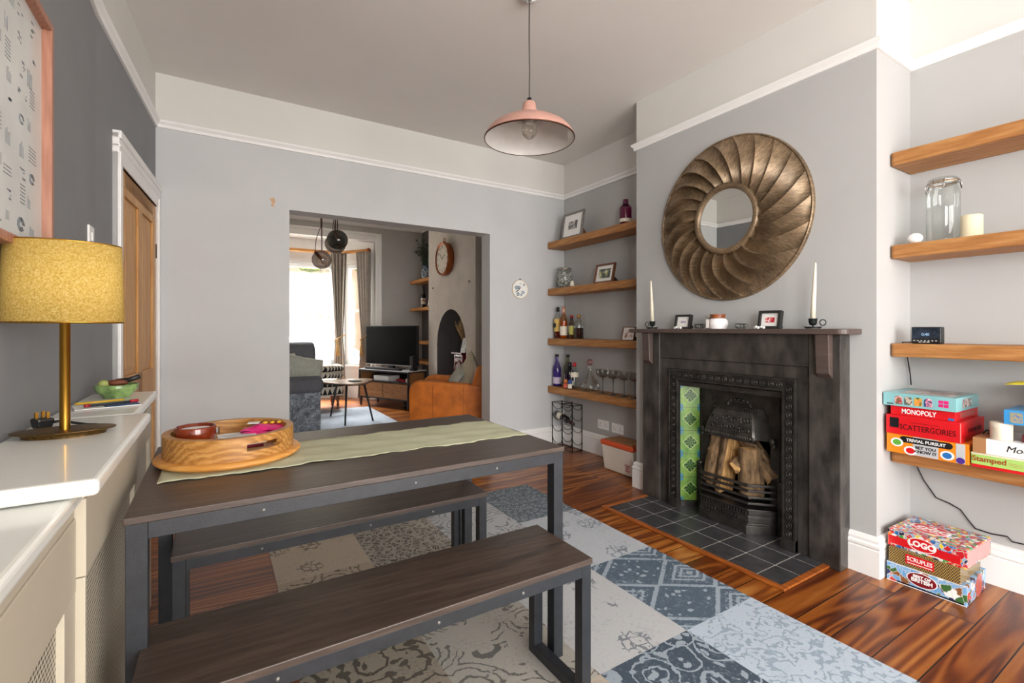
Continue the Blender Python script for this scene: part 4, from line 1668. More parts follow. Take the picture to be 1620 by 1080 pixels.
def clipjar(label, loc, R, H, contents):
    o = thing('clip_top_jar', label, 'jar', loc)
    MB().lathe([(0, .003), (R * .9, 0), (R, .01), (R, H * .72), (R * .93, H * .80), (R * .80, H * .86), (R * .80, H * .90)], 32).build('glass', m_clear, o)
    MB().lathe([(R * .84, H * .90), (R * .88, H * .91), (R * .88, H * .95), (R * .8, H * .97), (0, H)], 32).build('lid', m_clear, o)
    w = MB()
    for zz in (H * .885, H * .925):
        w.tube([(R * .885 * math.cos(2 * PI * i / 32), R * .885 * math.sin(2 * PI * i / 32), zz) for i in range(32)], .0022, 6, closed=True)
    for s in (-1, 1):
        w.tube([(0, s * R * .9, H * .93), (-.004, s * (R * .9 + .012), H * .86), (.004, s * (R * .95 + .006), H * .78), (.012, s * R * .92, H * .88)], .002, 6)
    w.tube([(-R * .9, -.02, H * .93), (-R * .98, -.02, H * .80), (-R * .98, .02, H * .80), (-R * .9, .02, H * .93)], .002, 6)
    w.build('wire_clip', m_silver, o)
    MB().lathe([(R * .80, H * .896), (R * .86, H * .898), (R * .86, H * .908), (R * .80, H * .91)], 32, closed=True).build('rubber_seal', mat('amber_rubber', 'b08a5a', .6), o)
    if contents:
        c = MB()
        random.seed(5)
        for i in range(110):
            a, r, zz = random.uniform(0, 2 * PI), R * .80 * math.sqrt(random.random()), .014 + (H * .62) * random.random()
            c.cyl((r * math.cos(a), r * math.sin(a), zz), (r * math.cos(a) + random.uniform(-.008, .008), r * math.sin(a) + random.uniform(-.008, .008), zz + random.uniform(.004, .012)), .011, 8)
        c.build('contents', m_cork, o)
    return o


clipjar('clip-top glass jar full of bottle tops on the second left shelf', (2.905, 3.695, LS[1] + .001), .078, .205, True)
ow = thing('owl_ornament', 'tiny cream owl-shaped ornament beside the jar of bottle tops', 'ornament', (2.885, 3.555, LS[1] + .001))
MB().lathe([(0, 0), (.018, 0), (.022, .012), (.020, .03), (.016, .038), (.018, .046), (.012, .058), (0, .06)], 20).build('body', m_label, ow)
MB().ell((-.018, -.007, .046), .003, .003, .003, 8, 6).ell((-.018, .007, .046), .003, .003, .003, 8, 6).build('eye', m_ink, ow)

# wine decanter and smoked coupes
m_decg = glass('decanter_glass', 'eceeec', .22)
dc = thing('wine_decanter', 'clear conical wine decanter with a pink ball stopper on the lowest left shelf', 'decanter', (2.91, 3.325, LS[3] + .001))
MB().lathe([(0, .004), (.055, 0), (.085, .02), (.092, .04), (.082, .065), (.05, .115), (.026, .165), (.020, .20), (.022, .235), (.027, .245)], 40).build('body', m_decg, dc)
MB().ell((0, 0, .262), .030, .030, .030, 20, 12).build('stopper', glass('pink_glass', 'd8a3a3', .2), dc)
m_smoke = glass('smoked_glass', 'b5b2ae', .2)
m_stem = mat('smoked_stem', '3f3b38', .15, spec=.8)
first = None
for i, (y, lb) in enumerate(((3.146, 'leftmost smoked coupe glass, next to the decanter'), (3.017, 'second smoked coupe glass from the decanter'),
                             (2.886, 'third smoked coupe glass from the decanter'), (2.765, 'rightmost smoked coupe glass, next to the chimney breast'))):
    if first is None:
        first = thing('coupe_glass', lb, 'glass', (2.90, y, LS[3] + .001), 0, 'smoked coupe glasses on the lowest shelf')
        MB().lathe([(.005, .135), (.03, .142), (.052, .160), (.061, .185), (.060, .212)], 32).build('bowl', m_smoke, first)
        MB().lathe([(0, 0), (.036, .001), (.036, .003), (.012, .006), (.0045, .014), (.004, .08), (.0055, .134), (0, .137)], 24).build('stem', m_stem, first)
    else:
        copy_tree(first, lb, (2.90, y, LS[3] + .001))

# wine rack with a bottle
m_wire = mat('black_wire', '1f1c1b', .4, metal=.5)
wr = thing('wine_rack', 'black wire wine rack standing in the alcove corner', 'wine rack', (2.915, 3.67, 0))
mb = MB()
for x in (-.06, .06):
    for y in (-.155, -.004, .155):
        mb.tube([(x, y, .003), (x, y, .445 + (.012 if y == -.004 else 0))], .0042, 8)
    for y0, y1 in ((-.155, -.004), (-.004, .155)):
        mb.tube([(x, y0, .44), (x, y1, .44)], .0035, 6)
        mb.tube([(x, y0, .006), (x, y1, .006)], .0035, 6)
        for zz in (.385, .165, .045, .28):
            mb.tube([(x, (y0 + y1) / 2 + .074 * math.cos(PI + PI * i / 14), zz + .05 + .052 * math.sin(PI + PI * i / 14)) for i in range(15)], .003, 6)
for y in (-.155, -.004, .155):
    for zz in (.44, .006):
        mb.tube([(-.06, y, zz), (.06, y, zz)], .0035, 6)
mb.build('wire_frame', m_wire, wr)
wb = thing('wine_bottle', 'dark wine bottle lying in the wire wine rack', 'bottle', (2.91, 3.83, .318), 0)
q = Vector((-.04, -.33, -.055)).to_track_quat('Z', 'Y').to_euler()
wb.rotation_euler = q
m_dkglass = mat('dark_bottle_glass', '14100f', .08, spec=.9, coat=.5)
MB().lathe([(0, .004), (.032, 0), (.037, .008), (.037, .19), (.034, .205), (.018, .235), (.0145, .25), (.0145, .31), (.016, .312), (.016, .322), (0, .322)], 24).build('glass', m_dkglass, wb)
MB().lathe([(.0376, .06), (.0376, .125)], 24).build('label', m_label, wb)
MB().lathe([(.0155, .25), (.0168, .316), (0, .324)], 16).build('foil', mat('maroon_foil', '4a1d26', .4, metal=.3), wb)

# cool box
m_plast = mat('cream_plastic', 'dcd3c8', .4, var=.01)
m_oran = mat('coral_plastic', 'd8572f', .4, var=.02)
cbx = thing('cool_box', 'cream cool box with a coral lid and cork top under the left alcove shelves', 'cool box', (2.855, 2.825, 0))
mb = MB()
vs = []
for zz, x, y in ((0.002, .092, .158), (.205, .108, .176)):
    vs += [(-x, -y, zz), (x, -y, zz), (x, y, zz), (-x, y, zz)]
mb.add(vs, [(3, 2, 1, 0), (4, 5, 6, 7), (0, 1, 5, 4), (1, 2, 6, 5), (2, 3, 7, 6), (3, 0, 4, 7)])
mb.build('box_body', m_plast, cbx, bevel=.012, seg=3)
MB().box(-.114, .114, -.182, .182, .206, .245).build('lid', m_oran, cbx, bevel=.010, seg=3)
MB().box(-.088, .095, -.155, .165, .2445, .252).build('cork_top', wood('cork_lid', '7b5431', '9c7048', 'b58a60', 'Y', 1.5, .7, .2, knots=False), cbx, bevel=.004)
for i, s in enumerate(('Good', 'Bar', 'Days')):
    text(s, .024, m_red, cbx, (-.0995 - .0012 * (2 - i) - .0008, -.118, .088 - .021 * i), (0, -1, 0), (-.08, 0, 1), bold=.0004, shear=.2)

# double sockets
def socket(label, y, z):
    o = thing('wall_socket', label, 'socket', (XR, y, z), 0, 'double sockets in the left alcove')
    MB().box(-.009, -.0005, -.073, .073, -.043, .043).build('plate', m_gloss, o, bevel=.003)
    mb = MB()
    for s in (-1, 1):
        c = s * .036
        mb.box(-.0096, -.0088, c - .003, c + .003, .004, .014)
        mb.box(-.0096, -.0088, c - .015, c - .007, -.014, -.009)
        mb.box(-.0096, -.0088, c + .007, c + .015, -.014, -.009)
    mb.build('pin_hole', m_ink, o)
    mb = MB()
    for s in (-1, 1):
        mb.box(-.012, -.009, s * .012 - .005, s * .012 + .005, .014, .030)
    mb.build('rocker', m_gloss, o, bevel=.001)


socket('left double socket on the alcove wall above the cool box', 3.275, .288)
socket('right double socket on the alcove wall, nearer the chimney breast', 3.09, .284)

# embroidery hoop
eh = thing('embroidery_hoop', 'small round embroidery hoop with blue flowers on the back wall', 'embroidery', (2.490, YB, 1.551))
RX = Matrix.Rotation(PI / 2, 3, 'X')
MB().lathe([(.086, .001), (.092, .001), (.092, .011), (.086, .011)], 48, R=RX, closed=True).build('hoop', wood('pale_bamboo', 'b9a888', 'd2c4a8', 'ddd2ba', 'X', 2, .5, .05, knots=False), eh)
MB().lathe([(0, .006), (.087, .006)], 40, R=RX).build('fabric', m_paper, eh)
MB().obox((0, -.007, .096), (.014, .010, .008)).build('screw', m_iron, eh)
em = MB()
random.seed(21)
for cx_, cz_, r_ in ((-.042, .015, .024), (-.012, .018, .018), (.045, .045, .014), (.03, -.03, .02), (-.025, -.048, .022), (.012, -.055, .014), (.0, .052, .008)):
    for k in range(5):
        a = 2 * PI * k / 5 + cx_ * 40
        em.ell((cx_ + r_ * .55 * math.cos(a), -.0075, cz_ + r_ * .55 * math.sin(a)), r_ * .42, .001, r_ * .30, 8, 6)
em.build('stitched_flower', mat('blue_grey_thread', '7d909c', .8, var=.3, vscale=80), eh)
MB().tube([(-.050, -.008, -.030), (-.02, -.0085, -.008), (.006, -.008, .018)], .0035, 6, radii=[.0045, .004, .0015]).build('stitched_bird', m_ink, eh)

# ---------------------------------------------------------------- mantelshelf ornaments
m_wax = mat('ivory_wax', 'e2d9c3', .45, var=.03, vscale=10)
m_pewter = mat('dark_green_iron', '2c3331', .35, metal=.6, var=.15, vscale=40)


def chamber(label, y, flip):
    o = thing('candlestick', label, 'candlestick', (2.525, y, 1.1698), 0)
    MB().lathe([(0, 0), (.032, 0), (.040, .010), (.0415, .010), (.034, .003), (.004, .004), (.004, .016), (.014, .018), (.0185, .030), (.0195, .048), (.023, .050), (.021, .050), (.0165, .046), (.010, .045), (0, .045)], 32).build('holder', m_pewter, o)
    s = flip
    MB().tube([(0, s * (.046 + .014 * math.cos(2 * PI * i / 20)), .030 + .014 * math.sin(2 * PI * i / 20)) for i in range(20)], .0024, 8, closed=True).build('ring_handle', m_pewter, o)
    c = thing('taper_candle', ('left' if flip > 0 else 'right') + ' ivory taper candle standing in its dark holder on the mantelshelf', 'candle', (2.525, y, 1.1698 + .0455), 0)
    k = .012 * flip
    MB().tube([(0, 0, 0), (0, k * .3, .1), (0, k * .8, .22), (0, k, .275), (0, k, .285)], .01, 14, radii=[.0115, .0105, .0075, .0045, .001]).build('wax', m_wax, c)
    MB().cyl((0, k, .28), (0, k, .292), .0008, 6).build('wick', m_ink, c)


chamber('dark chamber candlestick at the left end of the mantelshelf', 2.250, 1)
chamber('dark chamber candlestick at the right end of the mantelshelf', 1.222, -1)
hj = thing('honey_pot', 'white pot with a brown glazed neck and a tied paper tag on the mantelshelf', 'pot', (2.53, 1.755, 1.1698))
MB().lathe([(0, 0), (.045, 0), (.054, .010), (.0575, .030), (.054, .048), (.044, .060)], 36).build('body', mat('white_stoneware', 'e9e6e6', .25, var=.02), hj)
MB().lathe([(.044, .0598), (.041, .066), (.042, .076), (.047, .084), (.044, .085), (.038, .076), (0, .074)], 36).build('neck', mat('brown_dripped_glaze', '8a4a2a', .25, var=.3, vscale=40), hj)
mb = MB()
mb.tube([(.0455 * math.cos(2 * PI * i / 32), .0455 * math.sin(2 * PI * i / 32), .063) for i in range(32)], .002, 6, closed=True)
for s in (-1, 1):
    mb.tube([(-.040, .025, .063), (-.050, .025 + s * .012, .076), (-.052, .025 + s * .022, .070), (-.046, .025 + s * .006, .062)], .0016, 6)
    mb.tube([(-.046, .027, .062), (-.056, .027 + s * .012, .040), (-.060, .027 + s * .013, .012)], .0016, 6)
mb.build('twine', mat('jute_twine', '7a5a38', .9), hj)
MB().obox((-.060, .026, .030), (.0012, .022, .050)).build('tag', m_paper, hj)


def tealight(label, y):
    o = thing('tealight_holder', label, 'tealight holder', (2.52, y, 1.1698))
    mb = MB()
    for k in range(10):
        a = 2 * PI * k / 10
        mb.ell((.026 * math.cos(a), .026 * math.sin(a), .016), .010, .010, .014, 8, 6)
    mb.lathe([(0, .002), (.024, 0), (.026, .03), (.02, .03), (.018, .008), (0, .007)], 20)
    mb.build('glass', glass('bubble_glass', 'e3e6e4', .3), o)
    MB().lathe([(0, .009), (.015, .009), (.015, .02), (0, .02)], 16).build('candle', m_paper, o)


tealight('clear bubble glass tealight holder left of the honey pot', 1.875)
tealight('clear bubble glass tealight holder right of the honey pot', 1.60)


def shells(label, y, s):
    random.seed(s)
    mb = MB()
    for k in range(5):
        mb.ell((random.uniform(-.006, .006), -.024 + .012 * k, .006 + .003 * (k % 2)), .008, .008, .007, 10, 6)
    tag(mb.build('white_pebbles', m_paper, loc=(2.49, y, 1.1698)), label, 'ornament')


shells('tiny white ornament in front of the lilac picture frame', 2.01, 1)
shells('tiny white ornament in front of the red picture frame', 1.48, 2)

# ---------------------------------------------------------------- right alcove: jar, candle, clock
clipjar('big empty clip-top glass jar on the second right shelf', (2.885, .825, RS[1] + .001), .061, .305, False)
cd = thing('pillar_candle', 'short cream pillar candle beside the big glass jar', 'candle', (2.89, .727, RS[1] + .001))
MB().lathe([(0, 0), (.038, 0), (.038, .102), (.034, .106), (.01, .102), (0, .101)], 32).build('wax', mat('cream_wax', 'e8dcbc', .5, var=.02), cd)
MB().cyl((0, 0, .10), (.001, 0, .112), .001, 6).build('wick', m_ink, cd)
tag(MB().ell((0, 0, .026), .027, .030, .026, 20, 12).build('white_pebble', m_gloss, loc=(2.84, .915, RS[1] + .001)), 'smooth white egg-shaped stone at the left end of the second right shelf', 'stone')
ck = thing('digital_clock', 'small black digital clock radio on the third right shelf', 'clock', (2.835, .869, RS[2] + .001), .0)
MB().box(-.012, .03, -.056, .056, 0, .079).build('case', m_blk, ck, bevel=.005)
m_screen = mat('dim_screen', '2a3340', .08, var=.3, vscale=20, spec=.8)
MB().box(-.0128, -.0121, -.051, .051, .024, .074).build('screen', m_screen, ck)
text('0:40', .017, mat('display_digit', '8fb0d2', .4), ck, (-.0131, .002, .043), (0, -1, 0), (0, 0, 1), bold=.0003)
mb = MB()
for i in range(7):
    mb.box(-.0127, -.0121, .041 - i * .0135, .047 - i * .0135, .0125, .0155)
for i in range(3):
    mb.box(-.0127, -.0121, .016 - i * .0145, .027 - i * .0145, .006, .0085)
mb.build('button_mark', m_paper, ck)
tag(MB().tube([(2.865, .93, 1.104), (2.87, .975, 1.103), (2.93, .982, 1.06), (2.965, .983, 1.0), (2.985, .982, .94), (2.99, .980, .885)], .0028, 6).build('clock_cable', m_blk), 'thin black cable hanging from the clock down behind the shelf', 'cable')
tag(MB().tube([(3.02, .985, .52), (3.022, .973, .486), (3.022, .94, .41), (3.022, .891, .335), (3.022, .84, .322), (3.022, .80, .305), (3.022, .77, .262), (3.022, .747, .233), (3.022, .69, .228), (3.022, .641, .235), (3.02, .625, .218), (3.02, .56, .222), (3.02, .45, .22), (3.02, .3, .2)], .003, 6).build('loose_cable', m_blk),
    'black cable trailing down the alcove wall below the lowest right shelf', 'cable')

# ---------------------------------------------------------------- board games
def mcol(name, c, r=.35):
    return mat(name, c, r, var=.02, coat=.15)


m_w = mcol('print_white', 'f2f1ef')
m_k = mcol('print_black', '17161a')
m_r = mcol('print_red', 'd2151f')
m_o = mcol('print_orange', 'f28a1c')
m_g = mcol('print_green', '5fa83c')
m_b = mcol('print_blue', '2a6fb8')
m_dr = mcol('print_dark_red', '4a0c12')
m_gr = mcol('print_grey', 'bfc0c2')
m_pu = mcol('print_purple', '4b2f8f')


def gamebox(label, x0, x1, y0, y1, z0, z1, m, rot=0, group='board games on the lowest right shelf', name='board_game', lid=.0, lidm=None):
    cx, cy = (x0 + x1) / 2, (y0 + y1) / 2
    o = thing(name, label, 'board game', (cx, cy, z0), rot, group)
    X, Y, H = (x1 - x0) / 2, (y1 - y0) / 2, z1 - z0
    if lid:
        MB().box(-X, X, -Y, Y, lid, H).build('lid', m, o, bevel=.0015)
        MB().box(-X + .002, X - .002, -Y + .002, Y - .002, 0, lid).build('tray', lidm or m, o)
    else:
        MB().box(-X, X, -Y, Y, 0, H).build('carton', m, o, bevel=.0015)
    return o, X, Y, H


FR, FU = (0, -1, 0), (0, 0, 1)   # lettering on a face looking along -x
SR, SU = (1, 0, 0), (0, 0, 1)    # lettering on a face looking along -y


def panel(o, name, X, y0, y1, z0, z1, m, d=.0006):
    return MB().box(-X - d, -X - d * .2, y0, y1, z0, z1).build(name, m, o)


def oval(o, name, c, ry_, rz_, m, d, X):
    mb = MB()
    mb.prism([(ry_ * math.cos(2 * PI * i / 32), rz_ * math.sin(2 * PI * i / 32)) for i in range(32)], lambda u, v, w: (-X - w, c[0] + u, c[1] + v), d * .3, d)
    return mb.build(name, m, o)


z = RS[3] + .001
# orange quiz game
o, X, Y, H = gamebox('orange quiz game with a silver band, lowest of the games stack on the shelf', 2.71, 2.965, .690, .982, z, z + .088, m_o)
panel(o, 'silver_band', X, -.045, .045, .002, H - .002, m_gr)
mb = MB()
mb.prism([(s * .080 + .014 * math.cos(a0 + PI * i / 10), .068 + .014 * math.sin(a0 + PI * i / 10)) for s, a0 in ((1, -PI / 2), (-1, PI / 2)) for i in range(11)], lambda u, v, w: (-X - w, u, v), .0004, .0012)
mb.build('title_plate', m_k, o)
text('TRIVIAL PURSUIT', .0185, m_w, o, (-X - .0016, 0, .067), FR, FU, bold=.0004)
text('BET YOU', .018, m_k, o, (-X - .001, .0, .0385), FR, FU, bold=.0006)
text('KNOW IT', .018, m_k, o, (-X - .001, .0, .0205), FR, FU, bold=.0006)
for (y, zz, mm, ch) in ((.105, .050, m_g, '10'), (.055, .020, m_r, '5'), (-.075, .026, m_b, '5')):
    oval(o, 'chip', (y, zz), .024, .020, m_w, .0014, X)
    oval(o, 'chip_centre', (y, zz), .016, .0135, mm, .0018, X)
panel(o, 'end_strip', X, -Y + .012, -Y + .042, .002, H - .002, m_gr)
oval(o, 'maker_mark', (-Y + .027, .014), .0145, .013, m_pu, .0012, X)
z += .0885
# red word game
o, X, Y, H = gamebox('red word game with black lettering, second from the bottom of the games stack', 2.705, 3.005, .713, .982, z, z + .088, m_r)
text('SCATTERGORIES', .036, m_dr, o, (-X - .0008, -.018, .036), FR, FU, bold=.0001, sx=.74)
panel(o, 'caption_line', X, -.06, .04, .060, .0615, m_dr)
panel(o, 'picture_patch', X, .085, .120, .03, .076, m_k)
panel(o, 'edge_line', X, -Y + .002, -Y + .004, .002, H - .002, mcol('pale_red', 'e8a79a'))
text('SCATTERGORIES', .026, m_dr, o, (.02, -Y - .0008, .045), SR, SU, sx=.9)
z += .0885
# flatter red property game
o, X, Y, H = gamebox('flat red property trading game, third in the games stack', 2.715, 3.005, .735, .968, z, z + .042, m_r)
text('MONOPOLY', .031, m_w, o, (-X - .0008, .011, .019), FR, FU, bold=.0006, sx=.72)
panel(o, 'maker_mark', X, -Y + .004, -Y + .024, .003, .012, m_b)
MB().box(-X + .06, X - .05, -Y - .0006, -Y - .0001, .010, .034).build('end_print', mcol('faded_red', 'c4605a'), o)
MB().box(-X + .01, X - .01, -Y + .01, Y - .01, H, H + .0008).build('top_print', mcol('pale_board', 'd8d2c0'), o)
z += .0428
# teal jigsaw
m_teal = mcol('print_teal', '86bcc0')
o, X, Y, H = gamebox('pale teal jigsaw box on top of the games stack', 2.70, 2.985, .727, .992, z, z + .060, m_teal, 0, 'board games on the lowest right shelf', 'jigsaw_box')
MB().box(-X + .05, X - .03, -Y + .03, Y - .05, H, H + .0006).build('cover_picture', picmat('cover_picture', [(.35, '7a6a68'), (.5, 'b49c98'), (.62, 'cfc6c2')], 14, 8), o)
for i, st in enumerate((('b02a50', '3f7a3a', 'e2c3b0'), ('26304a', '707a5a', 'd8c8b0'), ('e0b040', '3a5a34', 'd87850'), ('e08aa0', '304a7a', 'f0d8c8'))):
    y = .072 - i * .036
    pm = picmat('story_scene_%s' % 'abcd'[i], [(.4, st[1]), (.5, st[0]), (.6, st[2])], 60, 10 + i)
    mb = MB()
    mb.prism([(-.0145, 0), (.0145, 0), (.0145, .026)] + [(.0145 * math.cos(PI * k / 10), .026 + .012 * math.sin(PI * k / 10)) for k in range(1, 10)] + [(-.0145, .026)], lambda u, v, w: (-X - w, y - u, .010 + v), .0002, .0008)
    mb.build('picture_panel', pm, o)
mb = MB()
for a, b in ((0, 0), (.018, 0), (0, .016), (.018, .016)):
    mb.obox((-X - .0004, -.080 - a, .022 + b), (.0006, .016, .0135))
mb.build('puzzle_mark', m_pink, o)
panel(o, 'maker_mark', X, .092, .118, .007, .012, m_k)
mb = MB()
for i in range(4):
    mb.box(-X + .072 + i * .030, -X + .094 + i * .030, -Y - .0007, -Y - .0001, .014, .050)
mb.build('side_picture', picmat('side_scenes', [(.4, '4a5a58'), (.5, 'b07a80'), (.6, 'd8c8b8')], 50, 15), o)

# second stack
z = RS[3] + .001
m_lime = mcol('print_lime', 'a9cf6c')
o, X, Y, H = gamebox('lime green boxed game lying at the bottom right of the lowest right shelf', 2.712, 2.98, .36, .684, z, z + .062, m_lime, 0, 'boxes beside the games stack', lid=.012, lidm=m_r)
panel(o, 'lid_edge', X, -Y, Y, H - .008, H - .001, mcol('cream_edge', 'eee7cf'))
text('Stamped', .030, mcol('rust_print', 'a04a26'), o, (-X - .001, Y - .055, .036), FR, FU, bold=.0006)
mb = MB()
for i in range(3):
    mb.box(-X - .0007, -X - .0001, .01, .05, .024 + i * .006, .0255 + i * .006)
mb.build('small_print', mcol('rust_small_print', 'b58a58'), o)
z += .0625
o, X, Y, H = gamebox('white box with brown end and handwritten lettering on the lime green box', 2.705, 2.98, .36, .676, z, z + .062, m_w, 0, 'boxes beside the games stack', name='cardboard_box')
o['category'] = 'box'
MB().box(-X - .001, X + .001, Y - .040, Y + .001, -.0003, H + .0008).build('cardboard_end', mcol('brown_card', 'a8784c', .8), o)
text('Modern', .036, m_k, o, (-X - .001, Y - .155, .032), FR, FU, shear=.25)
panel(o, 'printed_line', X, -.06, .09, .010, .0112, m_gr)
z += .0628
tp = thing('candle_tin', 'cream lidded round tin on the white box', 'tin', (2.745, .600, z))
MB().lathe([(0, 0), (.033, 0), (.034, .003), (.034, .045), (.0335, .046)], 32).build('tin_body', mat('cream_tin', 'e0d3bd', .5), tp)
MB().lathe([(.0345, .046), (.0345, .068), (.032, .070), (0, .070)], 32).build('tin_lid', mat('cream_tin_lid', 'e3d7c3', .5), tp)
tag(MB().tube([(2.79, .668, z + .006), (2.80, .655, z + .022), (2.81, .64, z + .012), (2.80, .635, z + .004), (2.785, .650, z + .012)], .004, 6).build('bunched_cable', m_blk), 'small bunch of black cable behind the cream tin', 'cable')
m_sky = mcol('print_sky_blue', '3a92d0')
o, X, Y, H = gamebox('bright blue box resting on top of the cream tin at the right edge', 2.705, 2.92, .36, .585, z + .0705, z + .128, m_sky, 0, 'boxes beside the games stack', name='cardboard_box')
o['category'] = 'box'
panel(o, 'side_print', X, Y - .055, Y - .018, .008, H - .008, picmat('blue_side_print', [(.4, '6f8fa0'), (.5, 'b0a060'), (.6, '5f78b0')], 90, 18))
oval(o, 'white_emblem', (Y - .075, .03), .006, .005, m_w, .001, X)
dv = thing('book', 'dark book under the blue box beside the cream tin', 'book', (2.83, .455, z))
MB().box(-.09, .09, -.09, .085, 0, .03).build('cover', mcol('maroon_cover', '5a2026'), dv)
MB().box(-.085, .092, -.088, .083, .003, .027).build('pages', m_paper, dv)
MB().box(-.08, .08, -.08, .075, .0302, .069).build('second_volume', mcol('charcoal_cover', '3a3436'), dv)
yl = thing('yellow_folder', 'yellow paper folder jutting out above the blue box', 'folder', (2.84, .47, z + .1285))
mb = MB()
mb.grid(lambda u, w: (-.12 + .22 * u, -.10 + .215 * w, .098 + .020 * (1 - w) + .018 * u * (1 - u) + .002), 10, 10)
mb.build('cover', mcol('print_yellow', 'e5d822', .5), yl, thick=.002)
MB().box(-.1, .1, -.10, -.02, 0, .10).build('stack', m_w, yl)

# stack on the floor
def floral(name, cols, scale, seed, sharp=True):
    t = NT(name)
    v = t.co((1, 1, 1), (seed, seed * .7, seed * .3))
    dn = t.noise(v, 18, 3)
    dv_ = t.n('ShaderNodeVectorMath', operation='MULTIPLY_ADD')
    t.l(dn.outputs['Color'], dv_.inputs[0])
    dv_.inputs[1].default_value = (.05, .05, .05)
    t.l(v, dv_.inputs[2])
    vo = t.n('ShaderNodeTexVoronoi', feature='F1')
    vo.inputs['Scale'].default_value = scale
    t.l(dv_.outputs[0], vo.inputs['Vector'])
    sp = t.n('ShaderNodeSeparateColor')
    t.l(vo.outputs['Color'], sp.inputs[0])
    k = len(cols)
    c = t.ramp(sp.outputs[0], [(i / k, lin(q)) for i, q in enumerate(cols)], 'CONSTANT')
    e = t.n('ShaderNodeTexVoronoi', feature='DISTANCE_TO_EDGE')
    e.inputs['Scale'].default_value = scale
    t.l(dv_.outputs[0], e.inputs['Vector'])
    c = t.mix(t.math('MULTIPLY', t.math('LESS_THAN', e.outputs['Distance'], .05), .6), c, lin('d8d4cc'))
    t.base(c)
    t.set(.25, coat=.3)
    return t.m


G2 = 'board games on the floor by the chimney breast'
m_collage = floral('logo_collage', ['c8202c', 'e8d23a', '2f6fb0', 'f0eee8', 'd2202a', '3c9a4a', '1c2540', 'c8202c', 'e88a2a', '9ab4d0', 'b01824'], 62, 3)
m_brit = floral('british_collage', ['7fb0dc', '6ea4d6', 'f0f0ee', '7fb0dc', 'c83a3a', '3c6a3c', '8a5a3a', '6ea4d6', '2c3a6a', '84b4de', '7fb0dc'], 40, 5)
t = NT('diamond_lattice')
tc = t.n('ShaderNodeTexCoord')
sp = t.n('ShaderNodeSeparateXYZ')
t.l(tc.outputs['Object'], sp.inputs[0])
hz = t.math('ADD', sp.outputs['X'], sp.outputs['Y'])
u1 = t.math('SINE', t.math('MULTIPLY', t.math('ADD', hz, t.math('MULTIPLY', sp.outputs['Z'], .7)), 700))
u2 = t.math('SINE', t.math('MULTIPLY', t.math('SUBTRACT', hz, t.math('MULTIPLY', sp.outputs['Z'], .7)), 700))
t.base(t.mix(t.math('GREATER_THAN', t.math('MAXIMUM', u1, u2), .8), lin('2a2220'), lin('c9a85e')))
t.set(.3, coat=.3)
m_latt = t.m
o, X, Y, H = gamebox('blue and white quiz game at the bottom of the stack on the floor', 2.665, 2.945, .690, .968, .002, .088, m_brit, .03, G2)
oval(o, 'title_plate_edge', (.01, .046), .055, .032, m_w, .0010, X)
oval(o, 'title_plate', (.01, .046), .051, .029, mcol('print_wine', '7a1420'), .0014, X)
text('BEST OF', .017, m_w, o, (-X - .0018, .01, .058), FR, FU, bold=.0008)
text('BRITISH', .022, m_w, o, (-X - .0018, .01, .041), FR, FU, bold=.001)
panel(o, 'caption_strip', X, -.13, .10, .004, .0105, m_k, .0008)
mb = MB()
for s0, s1, z0_, z1_ in ((-Y, Y, H - .003, H - .0002), (-Y, Y, .0002, .003)):
    mb.box(-X - .0009, -X - .0001, s0, s1, z0_, z1_)
mb.build('edge_trim', m_w, o)
MB().lathe([(0, 0), (.05, 0)], 24, (.03, -Y - .0008, .045), R=Matrix.Rotation(PI / 2, 3, 'X')).build('end_emblem', mcol('print_brick', 'a8504a'), o)
o, X, Y, H = gamebox('black and gold lattice patterned game in the middle of the stack on the floor', 2.665, 2.925, .706, .958, .0885, .158, m_latt, .0, G2)
panel(o, 'title_panel', X, -.04, .062, .016, .058, m_r, .0010)
text('SCRUPLES', .025, m_w, o, (-X - .0014, .011, .040), FR, FU, bold=.0004, sx=.82)
panel(o, 'caption_strip', X, -.034, .056, .021, .024, m_w, .0014)
o, X, Y, H = gamebox('bright red collage covered logo quiz game on top of the stack on the floor', 2.675, 2.955, .683, .962, .1585, .235, m_collage, -.03, G2)
panel(o, 'red_band', X, -Y + .02, Y - .002, .012, .048, m_r, .0006)
oval(o, 'title_plate_edge', (.012, .042), .052, .030, m_w, .0012, X)
oval(o, 'title_plate', (.012, .042), .048, .0265, m_r, .0016, X)
text('LOGO', .034, m_w, o, (-X - .002, .012, .042), FR, FU, bold=.0016)
text('of things you know and love', .010, m_w, o, (-X - .001, -.005, .010), FR, FU, bold=.0004)
TR, TU = (0, -1, 0), (1, 0, 0)
for k, (rr, mm) in enumerate(((1.0, m_w), (.93, m_r))):
    mb = MB()
    mb.prism([(.075 * rr * math.cos(2 * PI * i / 40), .062 * rr * math.sin(2 * PI * i / 40)) for i in range(40)], lambda u, v, w: (v, u + .03, H + w), .0003, .0010 + k * .0005)
    mb.build('lid_emblem' if k else 'lid_emblem_edge', mm, o)
text('LOGO', .050, m_w, o, (.0, .03, H + .0019), TR, TU, bold=.002)
text('THE', .016, m_w, o, (.035, .03, H + .0019), TR, TU, bold=.0008)
text('BOARD GAME', .013, m_w, o, (-.032, .03, H + .0019), TR, TU, bold=.0006)
MB().box(-X + .01, X - .01, -Y - .0006, -Y - .0001, .006, H - .006).build('end_print', mcol('faded_print', 'b88a88'), o)
# ================================================================ sitting room
# leather armchair
m_leath = mat('tan_leather', 'b8651f', .42, var=.14, vscale=9, bump=.2, bscale=120, coat=.1)
ac = thing('leather_armchair', 'tan leather armchair with rounded arms just beyond the opening', 'armchair', (2.203, 4.692, 0), -math.radians(35))


